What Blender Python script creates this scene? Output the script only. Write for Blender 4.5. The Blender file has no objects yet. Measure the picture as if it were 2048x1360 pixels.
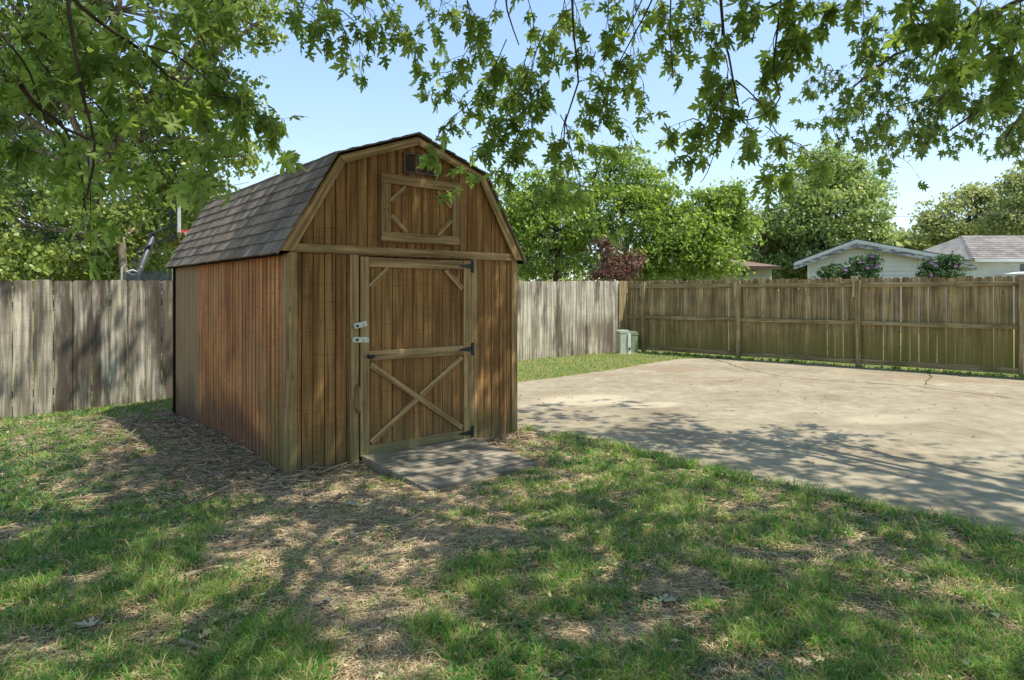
import bpy, bmesh, math, random
import numpy as np
from mathutils import Vector, Matrix
random.seed(7)
RNG = np.random.default_rng(11)
R = math.radians
# ---------------------------------------------------------------- camera, sky, sun, exposure
scene = bpy.context.scene
COL = scene.collection
EYE = 1.524
F = 1287.0                       # focal length in pixels of the 2048 px wide photograph
cd = bpy.data.cameras.new('camera'); cam = bpy.data.objects.new('camera', cd); COL.objects.link(cam)
cam.location = (0, 0, EYE); cam.rotation_euler = (R(90), 0, 0)
cd.sensor_width = 36; cd.lens = F/2048*36; cd.shift_y = -(680-585)/2048; cd.clip_start = .05; cd.clip_end = 2000
scene.camera = cam
scene.render.resolution_x = 1024; scene.render.resolution_y = 680
SUN = Vector((.455, -.117, .883)).normalized()
world = bpy.data.worlds.new('World'); scene.world = world; world.use_nodes = True
wn = world.node_tree; bg = wn.nodes['Background']
sky = wn.nodes.new('ShaderNodeTexSky'); sky.sky_type = 'NISHITA'; sky.sun_disc = False
sky.sun_elevation = math.asin(SUN.z); sky.sun_rotation = math.atan2(SUN.x, SUN.y)
sky.air_density = 1.0; sky.dust_density = .2; sky.ozone_density = 1.3
def vm(op, a, b):
    nd = wn.nodes.new('ShaderNodeVectorMath'); nd.operation = op
    for i, v in enumerate((a, b)):
        if isinstance(v, tuple): nd.inputs[i].default_value = v
        else: wn.links.new(v, nd.inputs[i])
    return nd.outputs[0]
skc = vm('DIVIDE', vm('MULTIPLY', sky.outputs[0], (.90, .97, 1.06)), vm('ADD', vm('MULTIPLY', sky.outputs[0], (.17, .17, .17)), (1, 1, 1)))   # the horizon does not burn out
wn.links.new(skc, bg.inputs[0]); bg.inputs[1].default_value = .135
sd = bpy.data.lights.new('sun', 'SUN'); sd.energy = 2.0; sd.angle = R(.5); sd.color = (1, .92, .78)
so = bpy.data.objects.new('sun', sd); COL.objects.link(so); so.rotation_euler = SUN.to_track_quat('Z', 'Y').to_euler()
so.location = (8, -2, 16)
scene.view_settings.view_transform = 'Standard'; scene.view_settings.look = 'None'
scene.view_settings.exposure = 1.68; scene.view_settings.gamma = 1
scene.render.engine = 'CYCLES'
scene.cycles.max_bounces = 8; scene.cycles.transparent_max_bounces = 8

# ---------------------------------------------------------------- helpers
def P(px, py, Z):                # a point seen at photo pixel px,py and standing Z metres away
    return Vector(((px-1024)/F*Z, Z, EYE-(py-585)/F*Z))
def G(px, py, z=0.0):            # where the ground is seen at a photo pixel
    Z = (EYE-z)*F/(py-585)
    return Vector(((px-1024)/F*Z, Z, z))
def hash2(i, j, s):
    h = np.sin(i*127.1+j*311.7+s*74.7)*43758.5453
    return h-np.floor(h)
def vn(x, y, sc, s=0):
    x = np.asarray(x, float)*sc; y = np.asarray(y, float)*sc
    i = np.floor(x); j = np.floor(y); u = x-i; v = y-j; u = u*u*(3-2*u); v = v*v*(3-2*v)
    return (hash2(i, j, s)*(1-u)+hash2(i+1, j, s)*u)*(1-v)+(hash2(i, j+1, s)*(1-u)+hash2(i+1, j+1, s)*u)*v
def fbm(x, y, sc, s=0, o=4):
    t = 0; a = .5; n = 0
    for k in range(o):
        t = t+a*vn(x, y, sc*2**k, s+k*3.1); n += a; a *= .5
    return t/n
def sstep(a, b, x):
    t = np.clip((np.asarray(x, float)-a)/(b-a), 0, 1); return t*t*(3-2*t)

class MB:
    def __init__(s): s.v = []; s.f = []; s.mi = []
    def add(s, vs, fs, m=0):
        o = len(s.v); s.v += [tuple(q) for q in vs]; s.f += [tuple(i+o for i in f) for f in fs]; s.mi += [m]*len(fs)
    def box(s, x0, x1, y0, y1, z0, z1, m=0):
        s.add([(x0,y0,z0),(x1,y0,z0),(x1,y1,z0),(x0,y1,z0),(x0,y0,z1),(x1,y0,z1),(x1,y1,z1),(x0,y1,z1)],
              [(0,3,2,1),(4,5,6,7),(0,1,5,4),(1,2,6,5),(2,3,7,6),(3,0,4,7)], m)
    def prism(s, pts, a, b, axis='y', m=0):   # polygon pushed along an axis; pts are the other two coordinates
        n = len(pts)
        mk = {'y': lambda p, t: (p[0], t, p[1]), 'x': lambda p, t: (t, p[0], p[1]), 'z': lambda p, t: (p[0], p[1], t)}[axis]
        vs = [mk(p, a) for p in pts]+[mk(p, b) for p in pts]
        fs = [tuple(range(n)), tuple(range(2*n-1, n-1, -1))]+[(i, i+n, (i+1) % n+n, (i+1) % n) for i in range(n)]
        s.add(vs, fs, m)
    def bar(s, p, q, w, y0, y1):              # flat board between two (x,z) points
        p = Vector(p); q = Vector(q); d = (q-p).normalized(); n = Vector((-d.y, d.x))*w/2
        s.prism([p-n, q-n, q+n, p+n], y0, y1)
    def tube(s, pts, rad, n=6, m=0, cap=True):
        pts = [Vector(p) for p in pts]; k = len(pts)
        if not hasattr(rad, '__len__'): rad = [rad]*k
        vs = []; up = Vector((.13, .27, .95))
        for i in range(k):
            d = (pts[min(i+1, k-1)]-pts[max(i-1, 0)])
            if d.length < 1e-9: d = Vector((0, 0, 1))
            d.normalize(); a = d.cross(up)
            if a.length < 1e-3: a = d.cross(Vector((1, 0, 0)))
            a.normalize(); b = d.cross(a)
            for j in range(n):
                t = 2*math.pi*j/n; vs.append(pts[i]+(a*math.cos(t)+b*math.sin(t))*rad[i])
        fs = [(i*n+j, i*n+(j+1) % n, (i+1)*n+(j+1) % n, (i+1)*n+j) for i in range(k-1) for j in range(n)]
        if cap: fs += [tuple(range(n-1, -1, -1)), tuple(range((k-1)*n, k*n))]
        s.add(vs, fs, m)
    def build(s, name, mat, parent=None, bevel=0, smooth=False):
        me = bpy.data.meshes.new(name); me.from_pydata(s.v, [], s.f)
        for m in (mat if isinstance(mat, (list, tuple)) else [mat]): me.materials.append(m)
        me.polygons.foreach_set('material_index', s.mi)
        bm = bmesh.new(); bm.from_mesh(me); bmesh.ops.recalc_face_normals(bm, faces=bm.faces); bm.to_mesh(me); bm.free()
        if smooth: me.polygons.foreach_set('use_smooth', [True]*len(me.polygons))
        o = bpy.data.objects.new(name, me); COL.objects.link(o)
        if parent: o.parent = parent
        if bevel:
            b = o.modifiers.new('bevel', 'BEVEL'); b.width = bevel; b.segments = 1; b.limit_method = 'ANGLE'
        return o
def tag(o, label=None, cat=None, group=None, kind=None):
    if label: o['label'] = label
    if cat: o['category'] = cat
    if group: o['group'] = group
    if kind: o['kind'] = kind
    return o
def empty(name, loc=(0, 0, 0), rz=0, label=None, cat=None, group=None):
    o = bpy.data.objects.new(name, None); COL.objects.link(o); o.location = loc; o.rotation_euler = (0, 0, rz)
    o.empty_display_size = .1
    return tag(o, label, cat, group)
def mesh_np(name, V, faces_list, mat, parent=None, attr=None, smooth=False):
    # V (n,3); faces_list = list of int arrays (m,k)
    me = bpy.data.meshes.new(name)
    V = np.ascontiguousarray(V, np.float32); me.vertices.add(len(V)); me.vertices.foreach_set('co', V.ravel())
    loops = np.concatenate([f.ravel() for f in faces_list]).astype(np.int32)
    tot = np.concatenate([np.full(len(f), f.shape[1]) for f in faces_list]).astype(np.int32)
    st = np.concatenate([[0], np.cumsum(tot)[:-1]]).astype(np.int32)
    me.loops.add(len(loops)); me.loops.foreach_set('vertex_index', loops)
    me.polygons.add(len(tot)); me.polygons.foreach_set('loop_start', st); me.polygons.foreach_set('loop_total', tot)
    if smooth: me.polygons.foreach_set('use_smooth', np.ones(len(tot), bool))
    me.update(calc_edges=True)
    if attr is not None:
        for k, a in attr.items():
            at = me.attributes.new(k, 'FLOAT', 'POINT'); at.data.foreach_set('value', np.ascontiguousarray(a, np.float32))
    for m in (mat if isinstance(mat, (list, tuple)) else [mat]): me.materials.append(m)
    o = bpy.data.objects.new(name, me); COL.objects.link(o)
    if parent: o.parent = parent
    return o

# ---------------------------------------------------------------- material helpers
class NT:
    def __init__(s, name):
        s.m = bpy.data.materials.new(name); s.m.use_nodes = True; s.t = s.m.node_tree
        s.b = s.t.nodes['Principled BSDF']; s.out = s.t.nodes['Material Output']
    def n(s, typ, **kw):
        nd = s.t.nodes.new(typ)
        for k, v in kw.items(): setattr(nd, k, v)
        return nd
    def put(s, sock, v):
        if isinstance(v, bpy.types.NodeSocket): s.t.links.new(v, sock)
        elif isinstance(v, (tuple, list)) and len(v) == 3 and sock.type == 'RGBA': sock.default_value = (*v, 1)
        else: sock.default_value = v
    def obj(s): return s.n('ShaderNodeTexCoord').outputs['Object']
    def pos(s): return s.n('ShaderNodeNewGeometry').outputs['Position']
    def isl(s): return s.n('ShaderNodeNewGeometry').outputs['Random Per Island']
    def math(s, op, a, b=0, c=None, clamp=False):
        nd = s.n('ShaderNodeMath', operation=op, use_clamp=clamp); s.put(nd.inputs[0], a); s.put(nd.inputs[1], b)
        if c is not None: s.put(nd.inputs[2], c)
        return nd.outputs[0]
    def vscale(s, v, sc, off=None):
        nd = s.n('ShaderNodeVectorMath', operation='MULTIPLY'); s.put(nd.inputs[0], v); nd.inputs[1].default_value = sc
        o = nd.outputs[0]
        if off is not None:
            c = s.n('ShaderNodeCombineXYZ')
            k = s.math('MULTIPLY', off, 57.0); s.put(c.inputs[0], k); s.put(c.inputs[1], s.math('MULTIPLY', off, 31.0)); s.put(c.inputs[2], s.math('MULTIPLY', off, 43.0))
            a = s.n('ShaderNodeVectorMath', operation='ADD'); s.put(a.inputs[0], o); s.put(a.inputs[1], c.outputs[0]); o = a.outputs[0]
        return o
    def noise(s, v, sc, det=4, rough=.55, dist=0):
        nd = s.n('ShaderNodeTexNoise'); s.put(nd.inputs['Vector'], v); nd.inputs['Scale'].default_value = sc
        nd.inputs['Detail'].default_value = det; nd.inputs['Roughness'].default_value = rough; nd.inputs['Distortion'].default_value = dist
        return nd.outputs[0]
    def vor(s, v, sc, feat='F1'):
        nd = s.n('ShaderNodeTexVoronoi', feature=feat); s.put(nd.inputs['Vector'], v); nd.inputs['Scale'].default_value = sc
        return nd.outputs['Distance']
    def ramp(s, f, stops):
        nd = s.n('ShaderNodeValToRGB'); s.put(nd.inputs[0], f); el = nd.color_ramp.elements
        while len(el) < len(stops): el.new(.5)
        for e, (p, c) in zip(el, stops):
            e.position = p; e.color = (*c, 1) if isinstance(c, tuple) else (c, c, c, 1)
        return nd.outputs[0]
    def mr(s, f, a, b, c=0, d=1):
        nd = s.n('ShaderNodeMapRange', interpolation_type='SMOOTHSTEP'); s.put(nd.inputs[0], f)
        for i, v in enumerate((a, b, c, d)): nd.inputs[i+1].default_value = v
        return nd.outputs[0]
    def mix(s, f, a, b, mode='MIX'):
        nd = s.n('ShaderNodeMix', data_type='RGBA', blend_type=mode); s.put(nd.inputs[0], f); s.put(nd.inputs[6], a); s.put(nd.inputs[7], b)
        return nd.outputs[2]
    def hsv(s, c, h=.5, sat=1, val=1):
        nd = s.n('ShaderNodeHueSaturation'); s.put(nd.inputs[0], h); s.put(nd.inputs[1], sat); s.put(nd.inputs[2], val); s.put(nd.inputs[4], c)
        return nd.outputs[0]
    def xyz(s, v):
        nd = s.n('ShaderNodeSeparateXYZ'); s.put(nd.inputs[0], v); return nd.outputs
    def bump(s, h, st=.4, d=.01):
        nd = s.n('ShaderNodeBump'); nd.inputs['Strength'].default_value = st; nd.inputs['Distance'].default_value = d
        s.put(nd.inputs['Height'], h); s.put(s.b.inputs['Normal'], nd.outputs[0])
    def fin(s, col, rough=.8, spec=.3, metal=0):
        s.put(s.b.inputs['Base Color'], col); s.put(s.b.inputs['Roughness'], rough); s.put(s.b.inputs['Specular IOR Level'], spec)
        s.put(s.b.inputs['Metallic'], metal); return s.m

def mat_plain(name, col, rough=.6, spec=.3, metal=0, var=.15, sc=9):
    t = NT(name); n = t.noise(t.obj(), sc, 5)
    c = t.hsv(col, .5, 1, t.mr(n, .3, .7, 1-var, 1+var)); t.bump(t.noise(t.obj(), sc*8, 3), .1, .003)
    return t.fin(c, rough, spec, metal)

def mat_wood(name, lo, hi, grain=(30, 30, 1.2), isl=.22, saw=.3, stains=(), knots=.5, rough=.85, bump=.5, drift=.2):
    """grain = scale along each object axis (small = along the grain)."""
    t = NT(name); o = t.obj(); r = t.isl()
    v = t.vscale(o, grain, r)
    n1 = t.noise(v, 1.0, 8, .62, .4)
    c = t.ramp(n1, [(.28, tuple(x*.62 for x in lo)), (.42, lo), (.6, hi), (.8, tuple(min(1, x*1.25) for x in hi))])
    # broad tone drift
    n2 = t.noise(o, 2.3, 4); c = t.hsv(c, .5, 1, t.mr(n2, .3, .7, 1-drift, 1+drift))
    # rough sawn marks across the grain
    ax = [30-0, 30, 30]
    g2 = tuple((90.0 if g < 5 else 3.0) for g in grain)
    n3 = t.noise(t.vscale(o, g2, r), 1.0, 3); sawm = t.mr(n3, .52, .68, 0, saw)
    c = t.mix(sawm, c, tuple(x*.45 for x in lo))
    # knots
    if knots:
        g3 = tuple((3.2 if g < 5 else 9.0) for g in grain)
        k = t.vor(t.vscale(o, g3, r), 1.0); c = t.mix(t.mr(k, .05, .13, knots, 0), c, tuple(x*.3 for x in lo))
    for col, sc, a, b, amt in stains:
        sn = t.noise(t.vscale(o, sc, None), 1.0, 5, .6); c = t.mix(t.mr(sn, a, b, 0, amt), c, col)
    c = t.hsv(c, t.math('ADD', .5, t.math('MULTIPLY', t.math('SUBTRACT', r, .5), .008)), 1, t.math('ADD', 1-isl/2, t.math('MULTIPLY', r, isl)))
    h = t.math('ADD', n1, t.math('MULTIPLY', n3, .6)); t.bump(h, bump, .006)
    t.t['c'] = 0
    t.col = c; t.o = o
    t.fin(c, rough, .2); return t
def leafmat(name, a, b, tr=.4, rough=.45, sc=1.2, spec=.35, dry=None):
    t = NT(name); r = t.isl(); p = t.pos()
    n = t.noise(p, sc, 3); f = t.math('ADD', t.math('MULTIPLY', r, .55), t.math('MULTIPLY', n, .5), clamp=True)
    c = t.mix(t.mr(f, .2, .85), a, b)
    if dry: c = t.mix(t.mr(r, 1-dry[1]-.01, 1-dry[1]), c, dry[0])
    t.fin(c, rough, spec)
    ts = t.n('ShaderNodeBsdfTranslucent'); t.put(ts.inputs[0], t.hsv(c, .485, 1.1, 1.7))
    ms = t.n('ShaderNodeMixShader'); ms.inputs[0].default_value = tr
    t.t.links.new(t.b.outputs[0], ms.inputs[1]); t.t.links.new(ts.outputs[0], ms.inputs[2]); t.t.links.new(ms.outputs[0], t.out.inputs[0])
    return t.m
M = {}
GR_Z = (26, 26, 1.0); GR_X = (1.0, 26, 26)
M['siding'] = mat_wood('siding', (.19, .092, .033), (.355, .195, .075), GR_Z, .12, .35, [((.16, .12, .055), (3, 3, 2), .5, .7, .22)], .3, drift=.1)
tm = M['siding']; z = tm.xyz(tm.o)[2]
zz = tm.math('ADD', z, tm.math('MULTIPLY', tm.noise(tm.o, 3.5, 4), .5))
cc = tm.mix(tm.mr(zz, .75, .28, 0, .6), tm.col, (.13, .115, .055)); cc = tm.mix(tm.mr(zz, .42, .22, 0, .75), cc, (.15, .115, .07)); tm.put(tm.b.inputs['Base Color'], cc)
M['siding'] = tm.m
# long side: faded red stain, the rear sheet weathered grey green
tm = mat_wood('siding_side', (.34, .13, .045), (.58, .28, .105), (26, 26, .8), .1, .4, [((.36, .2, .09), (1, 1.6, .8), .5, .66, .5), ((.13, .07, .035), (1, 2.2, 1.5), .56, .72, .5)], .2)
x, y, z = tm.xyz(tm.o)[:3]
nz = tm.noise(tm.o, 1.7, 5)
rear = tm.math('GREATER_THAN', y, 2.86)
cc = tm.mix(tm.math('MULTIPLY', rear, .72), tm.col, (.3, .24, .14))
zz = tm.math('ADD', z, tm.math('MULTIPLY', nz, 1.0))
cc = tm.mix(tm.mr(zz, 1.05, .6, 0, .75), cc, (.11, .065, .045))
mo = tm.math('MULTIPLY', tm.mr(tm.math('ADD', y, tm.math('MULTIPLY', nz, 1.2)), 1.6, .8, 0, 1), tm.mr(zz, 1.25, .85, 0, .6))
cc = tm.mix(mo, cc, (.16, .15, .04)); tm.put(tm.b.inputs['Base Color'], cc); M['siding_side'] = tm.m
tz = mat_wood('trim_upright', (.22, .135, .062), (.42, .285, .145), (34, 34, 1.2), .15, .1, [], .5, .75)
z = tz.xyz(tz.o)[2]; zz = tz.math('ADD', z, tz.math('MULTIPLY', tz.noise(tz.o, 6, 4), .4))
tz.put(tz.b.inputs['Base Color'], tz.mix(tz.mr(zz, .7, .25, 0, .8), tz.col, (.16, .16, .075))); M['trim_z'] = tz.m
tz = mat_wood('trim_level', (.22, .135, .062), (.43, .29, .148), (1.2, 34, 34), .15, .1, [], .5, .75)
z = tz.xyz(tz.o)[2]; zz = tz.math('ADD', z, tz.math('MULTIPLY', tz.noise(tz.o, 6, 4), .2))
tz.put(tz.b.inputs['Base Color'], tz.mix(tz.mr(zz, .35, .15, 0, .85), tz.col, (.15, .155, .08))); M['trim_x'] = tz.m
M['trim_d'] = mat_wood('trim_slanted', (.22, .135, .062), (.43, .29, .148), (1.2, 34, 34), .15, .1, [], .5, .75).m
M['groove'] = mat_plain('groove', (.018, .012, .008), .95, .05)
M['fence_back'] = mat_wood('fence_boards_grey', (.24, .215, .165), (.56, .52, .42), (22, 22, .9), .42, .22,
    [((.075, .058, .042), (2.2, 2.2, .5), .49, .6, .85), ((.3, .17, .1), (4, 4, .9), .62, .74, .35), ((.25, .25, .12), (2, 2, .7), .52, .7, .3)], .35)
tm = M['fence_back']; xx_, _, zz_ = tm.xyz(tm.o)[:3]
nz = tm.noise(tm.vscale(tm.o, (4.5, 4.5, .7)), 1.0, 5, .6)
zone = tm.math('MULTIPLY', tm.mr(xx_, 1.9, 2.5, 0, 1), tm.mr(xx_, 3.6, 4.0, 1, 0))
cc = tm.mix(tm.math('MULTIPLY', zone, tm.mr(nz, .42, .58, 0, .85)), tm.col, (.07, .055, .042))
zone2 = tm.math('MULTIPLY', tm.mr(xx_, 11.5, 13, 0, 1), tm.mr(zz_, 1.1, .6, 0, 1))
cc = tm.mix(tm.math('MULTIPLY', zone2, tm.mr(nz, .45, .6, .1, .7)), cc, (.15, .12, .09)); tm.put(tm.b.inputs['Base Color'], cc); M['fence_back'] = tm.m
tm = mat_wood('fence_boards_mossy', (.195, .145, .07), (.4, .31, .16), (24, 24, 1.0), .4, .1,
    [((.26, .13, .07), (3, 3, .8), .56, .7, .4)], .8)
z = tm.xyz(tm.o)[2]; x = tm.xyz(tm.o)[0]
zz = tm.math('ADD', z, tm.math('MULTIPLY', tm.noise(tm.o, 2.5, 4), .9))
zz = tm.math('SUBTRACT', zz, tm.math('MULTIPLY', x, .07))
tm.put(tm.b.inputs['Base Color'], tm.mix(tm.mr(zz, 1.3, .35, 0, .8), tm.col, (.18, .16, .045))); M['fence_mossy'] = tm.m
M['fence_rail'] = mat_wood('fence_rails', (.2, .15, .07), (.37, .29, .16), (1.1, 26, 26), .2, .1, [((.12, .12, .04), (3, 3, 3), .5, .65, .5)], .5).m
M['fence_post'] = mat_wood('fence_post', (.2, .15, .07), (.4, .31, .17), (26, 26, 1.1), .2, .1, [((.12, .13, .04), (3, 3, 2), .5, .65, .5)], .5).m
M['pale_wood'] = mat_wood('pale_wood', (.36, .27, .15), (.55, .43, .27), (26, 26, 1.1), .1, .05, [], 0).m
M['ramp'] = mat_wood('ramp_board', (.17, .145, .11), (.36, .32, .25), (1.4, 40, 40), .1, .1, [((.1, .085, .07), (3, 5, 3), .5, .68, .6), ((.3, .25, .17), (2, 2, 2), .55, .7, .6)], 0).m
def shingle(name, a, b, isl=.5):
    t = NT(name); r = t.isl(); o = t.obj()
    c = t.mix(r, a, b); c = t.hsv(c, .5, 1, t.mr(t.noise(o, 160, 2), .3, .7, .6, 1.4))
    c = t.hsv(c, .5, 1, t.mr(t.noise(o, 2, 4), .3, .7, .8, 1.2)); t.bump(t.noise(o, 160, 2), .5, .004)
    return t.fin(c, .95, .15)
M['shingle'] = shingle('roof_shingle', (.14, .112, .085), (.235, .195, .15))
M['shingle_grey'] = shingle('shingle_grey', (.19, .175, .16), (.28, .26, .235))
M['shingle_brown'] = shingle('shingle_brown', (.16, .11, .09), (.22, .16, .13))
M['shingle_dark'] = shingle('shingle_dark', (.04, .04, .04), (.08, .075, .07))
M['iron'] = mat_plain('black_iron', (.03, .032, .036), .45, .5, .6)
M['vent'] = mat_plain('brown_vent', (.1, .06, .035), .5, .4)
M['void'] = mat_plain('dark_inside', (.012, .01, .008), .95, .05)
M['white_plastic'] = mat_plain('white_painted_latch', (.62, .64, .55), .5, .4, var=.25, sc=30)
M['pedestal'] = mat_plain('pale_green_metal', (.42, .47, .37), .5, .4, var=.12)
M['pedestal_green'] = mat_plain('olive_green_metal', (.22, .27, .15), .55, .4, var=.2)
M['pad'] = mat_plain('pad', (.4, .37, .3), .9, .2)
M['white_paint'] = mat_plain('white_paint', (.62, .64, .6), .5, .3, var=.08)
M['vinyl'] = mat_plain('vinyl_siding', (.62, .63, .56), .5, .3, var=.06, sc=2)
M['vinyl_green'] = mat_plain('vinyl_sage', (.4, .42, .28), .5, .3, var=.06, sc=2)
M['window'] = mat_plain('window_glass', (.05, .06, .07), .1, .6)
tm = NT('peeling_fascia'); n = tm.noise(tm.vscale(tm.obj(), (1.5, 1, 6)), 2.2, 8, .7)
M['peeling'] = tm.fin(tm.ramp(n, [(.43, (.15, .14, .15)), (.5, (.27, .26, .27)), (.56, (.5, .52, .5))]), .8, .2)
M['hoop_black'] = mat_plain('hoop_frame', (.05, .055, .065), .45, .5)
M['hoop_white'] = mat_plain('hoop_board', (.5, .5, .48), .5, .4)
M['hoop_red'] = mat_plain('hoop_rim', (.65, .09, .06), .5, .4)
M['net'] = mat_plain('net_white', (.8, .8, .78), .7, .2)
tm = NT('trampoline_net'); tr = tm.n('ShaderNodeBsdfTransparent'); ms = tm.n('ShaderNodeMixShader'); ms.inputs[0].default_value = .55
tm.fin((.05, .06, .07), .8); tm.t.links.new(tr.outputs[0], ms.inputs[1]); tm.t.links.new(tm.b.outputs[0], ms.inputs[2]); tm.t.links.new(ms.outputs[0], tm.out.inputs[0]); M['mesh_net'] = tm.m
def bark(name, a, b):
    t = NT(name); n = t.noise(t.vscale(t.obj(), (9, 9, 2.0)), 1.5, 6, .65); t.bump(n, .7, .02)
    return t.fin(t.mix(t.mr(n, .35, .65), a, b), .9, .15)
M['bark'] = bark('bark', (.05, .04, .03), (.15, .12, .09))
M['bark_pale'] = bark('bark_pale', (.15, .12, .08), (.3, .26, .19))
M['twig'] = bark('twig_bark', (.035, .028, .022), (.09, .07, .055))
M['stick'] = bark('dead_stick', (.18, .13, .085), (.42, .33, .235))
M['maple'] = leafmat('silver_maple_leaf', (.11, .18, .04), (.28, .4, .1), .6, .5)
M['gum'] = leafmat('sweetgum_leaf', (.085, .15, .04), (.17, .26, .07), .5, .45)
M['leaf_bright'] = leafmat('leaf_bright', (.12, .19, .04), (.3, .37, .1), .45, .4, .8, .5)
M['leaf_redbud'] = leafmat('leaf_redbud', (.11, .2, .035), (.33, .44, .1), .42, .4, .8, .5)
M['leaf_round'] = leafmat('leaf_round', (.13, .22, .05), (.42, .5, .19), .42, .35, 1.0, .6)
M['leaf_olive'] = leafmat('leaf_olive', (.14, .16, .05), (.26, .27, .1), .35, .6, .5)
M['leaf_far'] = leafmat('leaf_far', (.19, .24, .08), (.4, .44, .19), .45, .5, .4)
M['leaf_shrub'] = leafmat('leaf_shrub', (.035, .08, .03), (.1, .17, .06), .25, .5, 2)
M['leaf_red'] = leafmat('leaf_red', (.12, .055, .05), (.3, .19, .14), .35, .45, 2)
M['flower'] = mat_plain('purple_petal', (.35, .12, .45), .6)
M['grass'] = leafmat('grass_blade', (.05, .19, .03), (.32, .5, .1), .4, .5, 2.2, .35, dry=((.5, .41, .22), .24))
M['grass_teal'] = leafmat('weed_leaf', (.05, .12, .045), (.15, .25, .1), .25, .45, 2.0)
tm = NT('straw'); r = tm.isl(); M['straw'] = tm.fin(tm.mix(r, (.26, .19, .11), (.66, .54, .35)), .8, .2)
tm = NT('dead_leaf'); r = tm.isl(); M['dead_leaf'] = tm.fin(tm.mix(r, (.26, .22, .13), (.5, .48, .36)), .6, .3)
# ---------------------------------------------------------------- where grass grows and where soil is bare
SLAB = [(1030, 852), (1060, 858), (1200, 880), (1340, 915), (1500, 955), (1640, 985), (1800, 1020), (1900, 1040), (2048, 1075)]
slab_near = [G(*p) for p in SLAB]
C0 = Vector((2.97, 16.7, 0)); RF = Vector((.76, -.65, 0)).normalized(); BF = Vector((.763, .647, 0)).normalized()
nrm = Vector((-.65, -.76, 0)).normalized()
slab_poly = [(-1.0, 8.4), (.02, 7.25)]+[(p.x, p.y) for p in slab_near]+[(5.2, 1.9), (7.6, -.7), (13.6, 6.2)]
e1 = C0+RF*12.3+nrm*.16; e2 = C0+RF*2.4+nrm*.2
slab_poly += [(e1.x, e1.y), (e2.x, e2.y), (3.9, 14.8), (3.0, 13.9), (2.1, 12.8), (1.17, 11.9), (.03, 10.85), (-1.0, 10.0)]
def inpoly(x, y, poly):
    x = np.asarray(x, float); y = np.asarray(y, float); c = np.zeros(x.shape, bool); n = len(poly)
    for i in range(n):
        x1, y1 = poly[i]; x2, y2 = poly[i-1]
        if y1 == y2: continue
        c ^= ((y1 > y) != (y2 > y)) & (x < (x2-x1)*(y-y1)/(y2-y1)+x1)
    return c
def pdist(x, y, poly):
    x = np.asarray(x, float); y = np.asarray(y, float); d = np.full(x.shape, 1e9); n = len(poly)
    for i in range(n):
        ax, ay = poly[i-1]; bx, by = poly[i]; dx = bx-ax; dy = by-ay; L = dx*dx+dy*dy+1e-12
        t = np.clip(((x-ax)*dx+(y-ay)*dy)/L, 0, 1); d = np.minimum(d, np.hypot(x-ax-t*dx, y-ay-t*dy))
    return d
SH_A = Vector((-1.868, 5.39, 0)); SH_U = Vector((.771, .636, 0)).normalized(); SH_V = Vector((-.637, .771, 0)).normalized(); SH_ROT = math.atan2(SH_U.y, SH_U.x)
def shl(x, y):       # world -> shed plan coordinates
    dx = np.asarray(x, float)-SH_A.x; dy = np.asarray(y, float)-SH_A.y
    return dx*SH_U.x+dy*SH_U.y, dx*SH_V.x+dy*SH_V.y
def gz(x, y):
    x = np.asarray(x, float); y = np.asarray(y, float)
    z = -.145*sstep(-3.2, -6.5, x)*sstep(30, 12, y)
    b = (fbm(x, y, 1.1, 3)-.5)*.05+(fbm(x, y, 6, 5, 3)-.5)*.03
    ins = inpoly(x, y, slab_poly); d = pdist(x, y, slab_poly)
    b = b*sstep(60, 20, np.hypot(x, y))+.004
    z = z+b*np.where(ins, 0, sstep(0, .35, d))-np.where(ins, .035, .006)
    u, v = shl(x, y)
    ds = np.maximum(np.maximum(-u, u-2.44), np.maximum(-v, v-4.05))
    z = z*sstep(0, .5, ds)+(1-sstep(0, .5, ds))*np.where(ins, -.035, (-.012+(fbm(x, y, 9, 8, 3)-.5)*.04)-.12*sstep(-3.4, -5, x))
    return z
BARE = [(700, 1000, 230, 55, .75), (660, 1100, 210, 70, .8), (720, 1220, 110, 70, .8), (430, 950, 230, 45, .9), (560, 1060, 150, 50, .6), (420, 920, 190, 60, 1), (330, 855, 90, 26, .9), (520, 960, 100, 30, .8), (640, 960, 110, 25, .9), (620, 1010, 130, 35, .65), (250, 1000, 90, 14, .6),
        (720, 1060, 200, 75, .8), (850, 1080, 130, 50, .7), (610, 1130, 130, 55, .9), (470, 1120, 80, 30, .55), (640, 1190, 60, 40, .8), (750, 1290, 100, 75, .95), (60, 1055, 50, 20, .5),
        (960, 1080, 130, 40, .5), (1040, 860, 45, 18, .8), (1110, 1110, 90, 30, .45), (1150, 970, 60, 22, .4), (1330, 1170, 90, 30, .65), (1230, 1260, 110, 50, .6),
        (1420, 1100, 90, 20, .3), (1700, 1110, 120, 25, .35), (1140, 1250, 60, 30, .5), (190, 1170, 60, 22, .5), (60, 1310, 70, 40, .5), (1780, 1230, 90, 30, .35), (700, 945, 40, 20, .8), (1900, 1300, 60, 30, .4)]
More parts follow.
